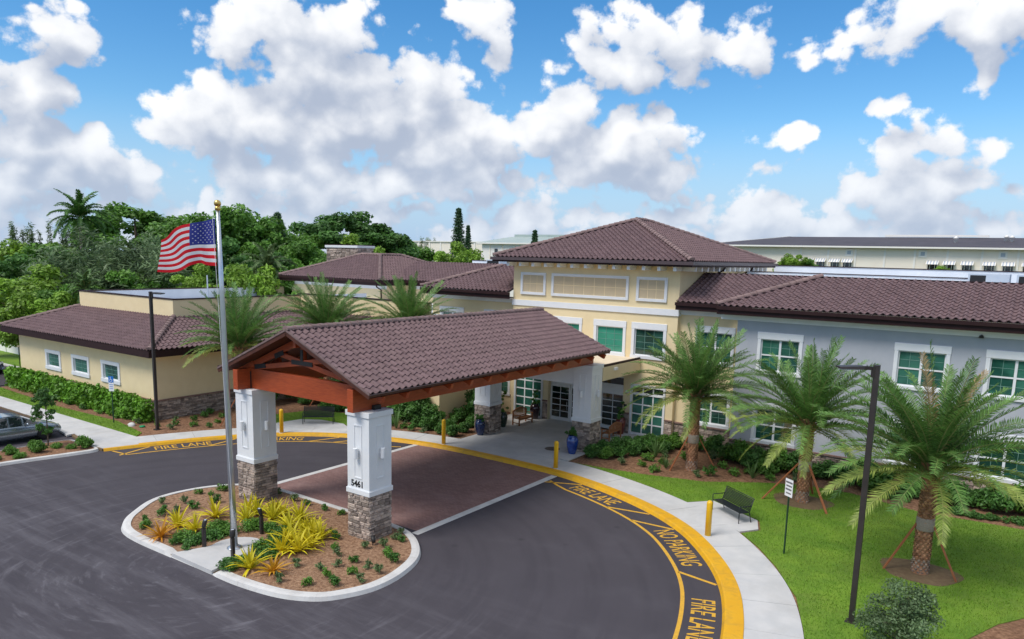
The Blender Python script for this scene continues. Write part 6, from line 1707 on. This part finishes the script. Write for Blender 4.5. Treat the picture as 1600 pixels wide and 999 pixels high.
pot((-26.55, 36.75, .15), .92, .30, 'glaze_green', 'dark green glazed pot with tall plant behind the left stone column', True, 3, 'leaf_green', 1.1)
pot((-26.35, 40.0, .15), 1.02, .33, 'glaze_dark', 'near black glazed pot beside the glazed entrance doors', True, 4, ph=.7)
pot((-20.1, 39.95, .15), 1.0, .32, 'glaze_red', 'dark red glazed pot behind the right wooden bench', True, 5, ph=.8)

# ------------------------------------------------------------------ signs
def sign(loc, rz, H, plates, label, postm):
    t = thing('sign_post', loc, label, 'sign', rz=rz)
    link('post', MB().box(-.028, .028, -.018, .018, 0, H).mesh('post', postm), t)
    for (z0, z1, w, mm, txt, tm) in plates:
        p = link('sign_plate', MB().box(-w/2, w/2, -.028, -.02, z0, z1).mesh('sign_plate', mm), t)
        for (s_, size, zc) in txt:
            if s_ == 'symbol':                      # wheelchair symbol: head, back, seat, leg and wheel
                m = MB(); m.tube([(-.03, -.030, zc+.12), (-.03, -.032, zc+.12)], .022, 10)
                m.beam((-.03, -.031, zc+.085), (-.02, -.031, zc-.01), .003, .028, (1, 0, 0)); m.beam((-.02, -.031, zc-.01), (.05, -.031, zc-.01), .003, .024); m.beam((.05, -.031, zc-.01), (.08, -.031, zc-.10), .003, .024, (1, 0, 0))
                ring = [(-.015+.075*math.cos(a), -.031, zc-.06+.075*math.sin(a)) for a in np.linspace(2.0, 6.2, 12)]
                for q0, q1 in zip(ring[:-1], ring[1:]): m.beam(q0, q1, .003, .018, (0, 0, 1))
                link('symbol', m.mesh('symbol', tm), p)
            else:                                   # lettering too small to read: short dark strokes
                rg_ = random.Random(int(zc*100)); m = MB(); x = -size*2.2
                while x < size*2.0:
                    w_ = size*rg_.uniform(.45, .75); m.box(x, x+w_*.75, -.0305, -.0285, zc-size*.42, zc+size*.42); x += w_
                link('lettering', m.mesh('lettering', tm), p)
sign((-6.77, 27.04, .12), R(-36), 2.85, [(2.18, 2.82, .40, 'sign_white', [('line', .075, 2.70), ('line', .065, 2.57), ('line', .075, 2.44), ('line', .06, 2.30)], 'ink')], 'white lettered sign on a thin green post in the lawn', 'sign_green')
sign((-44.8, 22.15, .1), R(30), 2.85, [(2.47, 2.85, .32, 'sign_blue', [('symbol', .1, 2.66)], 'sign_white'), (1.95, 2.45, .32, 'sign_white', [('line', .05, 2.34), ('line', .05, 2.22), ('line', .05, 2.10)], 'sign_blue')], 'blue and white parking sign on a dark post before the hedge', 'sign_green')
sign((-71.5, 27.7, .1), R(40), 2.4, [(1.7, 2.35, .42, 'cream', [], 'ink')], 'small buff sign on a post by the service drive', 'steel_black')

# ------------------------------------------------------------------ cars
def car(loc, rz, label, paint, L=4.8, Wd=1.82, suv=False):
    t = thing('parked_car', loc, label, 'car', rz=rz)          # nose towards +y
    k = L/4.8; up = .22 if suv else 0
    st = [(-2.38, .42, .74, .80), (-2.30, .30, .92, .86), (-1.9, .22, 1.0, .90), (-1.2, .20, 1.0, .91), (0, .19, .97, .91), (.9, .20, .94, .91), (1.3, .21, .92, .90), (1.8, .22, .85, .88), (2.2, .26, .74, .82), (2.36, .36, .62, .70)]
    m = MB(); n_ = 12
    for (y, zb, zt, w) in st:
        zt += up*.8; w *= Wd/1.82; y *= k
        sec = [(-w*.86, zb), (-w*.98, zb+.12), (-w, (zb+zt)/2), (-w*.97, zt-.10), (-w*.88, zt-.02), (-w*.5, zt+.02), (w*.5, zt+.02), (w*.88, zt-.02), (w*.97, zt-.10), (w, (zb+zt)/2), (w*.98, zb+.12), (w*.86, zb)]
        m.v += [(x, y, z) for x, z in sec]
    for i in range(len(st)-1):
        for j in range(n_):
            a = i*n_+j; b = i*n_+(j+1) % n_; m.f.append((a, b, b+n_, a+n_)); m.m.append(0)
    m.f.append(tuple(range(n_))); m.m.append(0); m.f.append(tuple((len(st)-1)*n_+j for j in range(n_))[::-1]); m.m.append(0)
    body = link('body', m.mesh('body', paint, True), t)
    sm_ = body.modifiers.new('sub', 'SUBSURF'); sm_.levels = 1; sm_.render_levels = 2
    rh = 1.46+up*1.5
    gst = [(-2.0 if suv else -1.85, .96, .74, .02), (-1.5 if suv else -1.15, rh-.06, .60, 1), (-.2, rh, .62, 1), (.45, rh-.06, .60, 1), (1.35, .93, .76, .02)]
    m = MB()
    for (y, z, w, f) in gst: z = z+up*.8*(f < 1); m.v += [(-w*Wd/1.82, y*k, z), (w*Wd/1.82, y*k, z)]
    # glass: windscreen, rear screen, sides; roof in paint
    g = MB(); zb = .93+up*.8; wb = .83*Wd/1.82
    P = [Vector(p) for p in m.v]
    g.add([P[6], P[7], P[9], P[8]], [(0, 1, 3, 2)[::-1] if False else (0, 2, 3, 1)[::1]]) if False else g.add([P[6], P[7], P[9], P[8]], [(0, 1, 2, 3)])
    wind = link('windscreen', g.mesh('windscreen', 'car_glass'), t)
    g = MB(); g.add([P[3], P[2], P[0], P[1]], [(0, 1, 2, 3)]); link('rear_screen', g.mesh('rear_screen', 'car_glass'), t)
    m2 = MB(); m2.add([P[2], P[3], P[5], P[4], P[7], P[6]], [(0, 1, 2, 3), (3, 2, 4, 5)])
    m2.add([p+Vector((0, 0, .035)) for p in (P[2], P[3], P[5], P[4], P[7], P[6])], [(0, 1, 2, 3), (3, 2, 4, 5)])
    rf = link('roof', m2.mesh('roof', paint, True), t)
    for s in (-1, 1):
        b = [Vector((s*wb, y*k, zb-.02)) for y in (-1.85, -1.15, -.2, .45, 1.35)]
        tp = [P[2*i+(1 if s > 0 else 0)] for i in range(5)]
        for i, (a0, a1) in enumerate(((1, 2), (2, 3))):
            g = MB(); e = .05; q0, q1, q2, q3 = b[a0], b[a1], tp[a1], tp[a0]
            c = (q0+q1+q2+q3)/4; sh = Vector((s*.012, 0, 0))
            g.add([c+(q-c)*.90+sh for q in (q0, q1, q2, q3)], [(0, 1, 2, 3) if s > 0 else (3, 2, 1, 0)]); link('side_window', g.mesh('side_window', 'car_glass'), t)
        g = MB(); c = (b[3]+b[4]+tp[3])/3; g.add([c+(q-c)*.82+Vector((s*.012, 0, 0)) for q in (b[3], b[4], tp[3])], [(0, 1, 2) if s > 0 else (2, 1, 0)]); link('side_window', g.mesh('side_window', 'car_glass'), t)
        g = MB(); c = (b[0]+b[1]+tp[1])/3; g.add([c+(q-c)*.8+Vector((s*.012, 0, 0)) for q in (b[0], b[1], tp[1])], [(0, 1, 2) if s > 0 else (2, 1, 0)]); link('side_window', g.mesh('side_window', 'car_glass'), t)
        sd = MB(); sd.add(b+[tp[1], tp[2], tp[3]], [(0, 1, 5), (1, 2, 6, 5), (2, 3, 7, 6), (3, 4, 7)] if s > 0 else [(5, 1, 0), (5, 6, 2, 1), (6, 7, 3, 2), (7, 4, 3)]); link('pillar', sd.mesh('pillar', paint), t)
        mm = MB(); mm.lathe([(.02, 0), (.10, .02), (.12, .10), (.06, .16)], 10); mm.v = [(x*.9, y*.55, z*.9) for x, y, z in mm.v]; mm.move((s*(Wd/2+.06), .62*k, .93+up*.8)); link('wing_mirror', mm.mesh('wing_mirror', paint, True), t)
        for yy in (-1.42*k, 1.45*k):
            x0 = s*(Wd/2-.20); R_ = .335+.03*suv
            m = MB(); m.lathe([(R_*.62, -.01), (R_*.94, 0), (R_, .04), (R_, .17), (R_*.94, .215), (R_*.66, .22)], 26)
            m.v = [(x0+s*z, yy+x, R_+y) for x, y, z in m.v]; w_ = link('tyre', m.mesh('tyre', 'rubber', True), t)
            m = MB(); m.lathe([(R_*.66, .19), (R_*.62, .18), (.05, .20)], 20)
            for q in range(5):
                a = 2*math.pi*q/5; m.beam((0, 0, .20), (math.cos(a)*R_*.62, math.sin(a)*R_*.62, .205), .07, .02, (0, 0, 1))
            m.v = [(x0+s*z, yy+x, R_+y) for x, y, z in m.v]; link('rim', m.mesh('rim', 'rim_alloy'), w_)
            m = MB(); pts = [(s*(Wd/2+.004), yy+math.cos(a)*(R_+.05), R_+math.sin(a)*(R_+.05)) for a in np.linspace(-.15, math.pi+.15, 16)]
            m.add(pts, [tuple(range(16)) if s > 0 else tuple(range(16))[::-1]]); link('wheel_arch', m.mesh('wheel_arch', 'rubber'), t)
        m = MB(); m.add([(s*.45, 2.36*k, .60+up), (s*.78, 2.24*k, .62+up), (s*.80, 2.10*k, .76+up), (s*.50, 2.25*k, .73+up)], [(0, 1, 2, 3) if s > 0 else (3, 2, 1, 0)]); hl = link('headlight', m.mesh('headlight', 'lamp_clear'), t)
        sdm = hl.modifiers.new('thick', 'SOLIDIFY'); sdm.thickness = .05; sdm.offset = 0
        m = MB(); m.box(s*.62-.16, s*.62+.16, -2.40*k, -2.33*k, .72+up, .86+up); link('tail_light', m.mesh('tail_light', 'lamp_red'), t)
        m = MB(); m.box(min(s*(Wd/2-.01), s*(Wd/2+.015)), max(s*(Wd/2-.01), s*(Wd/2+.015)), -.15*k, .05*k, .78+up*.8, .81+up*.8); link('door_handle', m.mesh('door_handle', 'chrome'), t)
    m = MB(); m.box(-.42, .42, 2.33*k, 2.375*k, .38, .56+up); link('grille', m.mesh('grille', 'ink'), t)
    m = MB(); m.box(-.26, .26, 2.375*k, 2.385*k, .40, .52); link('number_plate', m.mesh('number_plate', 'sign_white'), t)
car((-44.95, 16.6, 0), R(-3), 'dark grey blue sedan parked nose in beside the shrub bed', 'car_paint')
car((-70.9, 24.4, .06), R(-82), 'pale blue grey suv at the far end of the hedge', 'car_paint_blue', 4.7, 1.9, True)

# ------------------------------------------------------------------ white boundary wall beyond the service drive
t = thing('boundary_wall', (-80, 31, 0), 'white rendered boundary wall beyond the service drive', 'wall')
for i in range(6): link('wall_panel', MB().box(-9+i*3.02, -9+i*3.02+2.98, 0, .2, 0, 2.3).mesh('wall_panel', 'far_white'), t)
for i in range(7): link('pier', MB().box(-9.15+i*3.02, -8.85+i*3.02, -.06, .26, 0, 2.45).mesh('pier', 'far_white'), t)
link('coping', MB().box(-9.2, 9.3, -.08, .28, 2.451, 2.52).mesh('coping', 'trim_white'), t)

# ------------------------------------------------------------------ far halls
fh = thing('far_hall', (-10, 118, 0), 'long cream hall with dark low roof and awning windows behind the grey range', 'building')
m = MB(); m.box(-45, 30, 118, 150, 0, 13.25); m.build('wall', 'far_cream', fh)
m = MB(); m.add([(-46, 117, 13.15), (31, 117, 13.15), (31, 134, 15.0), (-37, 134, 15.0), (-46, 151, 13.15), (31, 151, 13.15)], [(0, 1, 2, 3), (4, 0, 3), (3, 2, 5, 4)]); m.build('roof', 'far_roof', fh)
MB().box(-46, 31, 116.95, 117.05, 12.95, 13.17).build('gutter', 'far_white', fh)
ridge_caps_far = MB(); ridge_caps_far.beam((-46, 117, 13.2), (-37, 134, 15.05), .25, .08); ridge_caps_far.beam((-22, 133, 15.2), (-8, 133, 15.2), .5, .3); ridge_caps_far.build('ridge_flashing', 'far_white', fh)
for x in (-30.8, -26.9, -23.2, -19.35, -15.55, -11.6, -7.6, -3.6, .5, 4.5, 8.5): MB().box(x-.13, x+.13, 117.9, 118.0, 0, 12.95).build('pilaster', 'far_white', fh)
for x in (-31.9, -29.6, -27.9, -25.9, -24.2, -13.3, -11.3, -9.2, -6.7, -4.6, -2.4, 1.6, 3.6):
    w_ = MB().box(x-.55, x+.55, 117.93, 118.0, 9.6, 11.0).build('window', 'glass_dark', fh)
    for s_ in (-.3, .3): MB().box(x+s_-.03, x+s_+.03, 117.9, 117.93, 9.6, 11.0).build('mullion', 'far_white', w_)
    aw = MB(); aw.add([(x-.75, 118, 11.35), (x+.75, 118, 11.35), (x+.75, 117.2, 10.85), (x-.75, 117.2, 10.85)], [(0, 1, 2, 3)]); a_ = aw.build('awning', 'far_white', fh)
    st_ = MB()
    for q in range(4): u0 = x-.56+q*.37; st_.add([(u0-.07, 117.99, 11.37), (u0+.07, 117.99, 11.37), (u0+.07, 117.19, 10.87), (u0-.07, 117.19, 10.87)], [(0, 1, 2, 3)])
    st_.build('awning_stripe', 'mech_blue', a_)
for x in (-24.06, -14.6, -5.3, 3): 
    v_ = MB().box(x-.5, x+.5, 117.9, 118.0, 11.75, 12.75).build('louvre', 'far_white', fh); MB().box(x-.25, x+.25, 117.87, 117.9, 12.0, 12.5).build('grille', 'mech_blue', v_)
for x, y, z in ((-11.5, 125, 14.2), (-5.6, 128, 14.5), (-4.9, 127, 14.4), (1.5, 126, 14.2)): MB().lathe([(.25, -.3), (.25, .35), (.38, .4), (.05, .7)], 10, (x, y, z)).build('roof_vent', 'far_white', fh, True)
fw_ = thing('far_white_hall', (-80, 118, 0), 'bright white hall with pale green roof left of the tower', 'building')
m = MB(); m.box(-92, -58, 119, 140, 0, 13.1); m.build('wall', 'far_white', fw_)
m = MB(); m.add([(-93, 118.4, 13.0), (-57, 118.4, 13.0), (-57, 130, 14.5), (-93, 130, 14.5)], [(0, 1, 2, 3)]); m.box(-92, -80, 130, 139, 13.2, 15.0); m.build('roof', 'far_roof_green', fw_)
MB().box(-93, -57, 118.3, 118.42, 12.8, 13.02).build('gutter', 'far_white', fw_)
for x in (-90, -87, -84, -81, -78, -75): MB().box(x-.1, x+.1, 118.9, 119.0, 0, 12.8).build('pilaster', 'far_cream', fw_)
for x in (-88.5, -82.5): MB().box(x-.35, x+.35, 118.9, 119.0, 11.0, 11.9).build('window', 'glass_dark', fw_)
fc = thing('far_cream_hall', (-130, 160, 0), 'low cream hall far behind the tall pointed pine', 'building')
m = MB(); m.box(-152, -118, 160, 185, 0, 13.9); m.build('wall', 'far_cream', fc)
MB().box(-152.3, -117.7, 159.7, 185.3, 13.9, 14.15).build('coping', 'far_white', fc)
for i in range(8): MB().box(-150.3+i*4, -149.9+i*4, 159.85, 160.0, 0, 13.9).build('pilaster', 'far_white', fc)
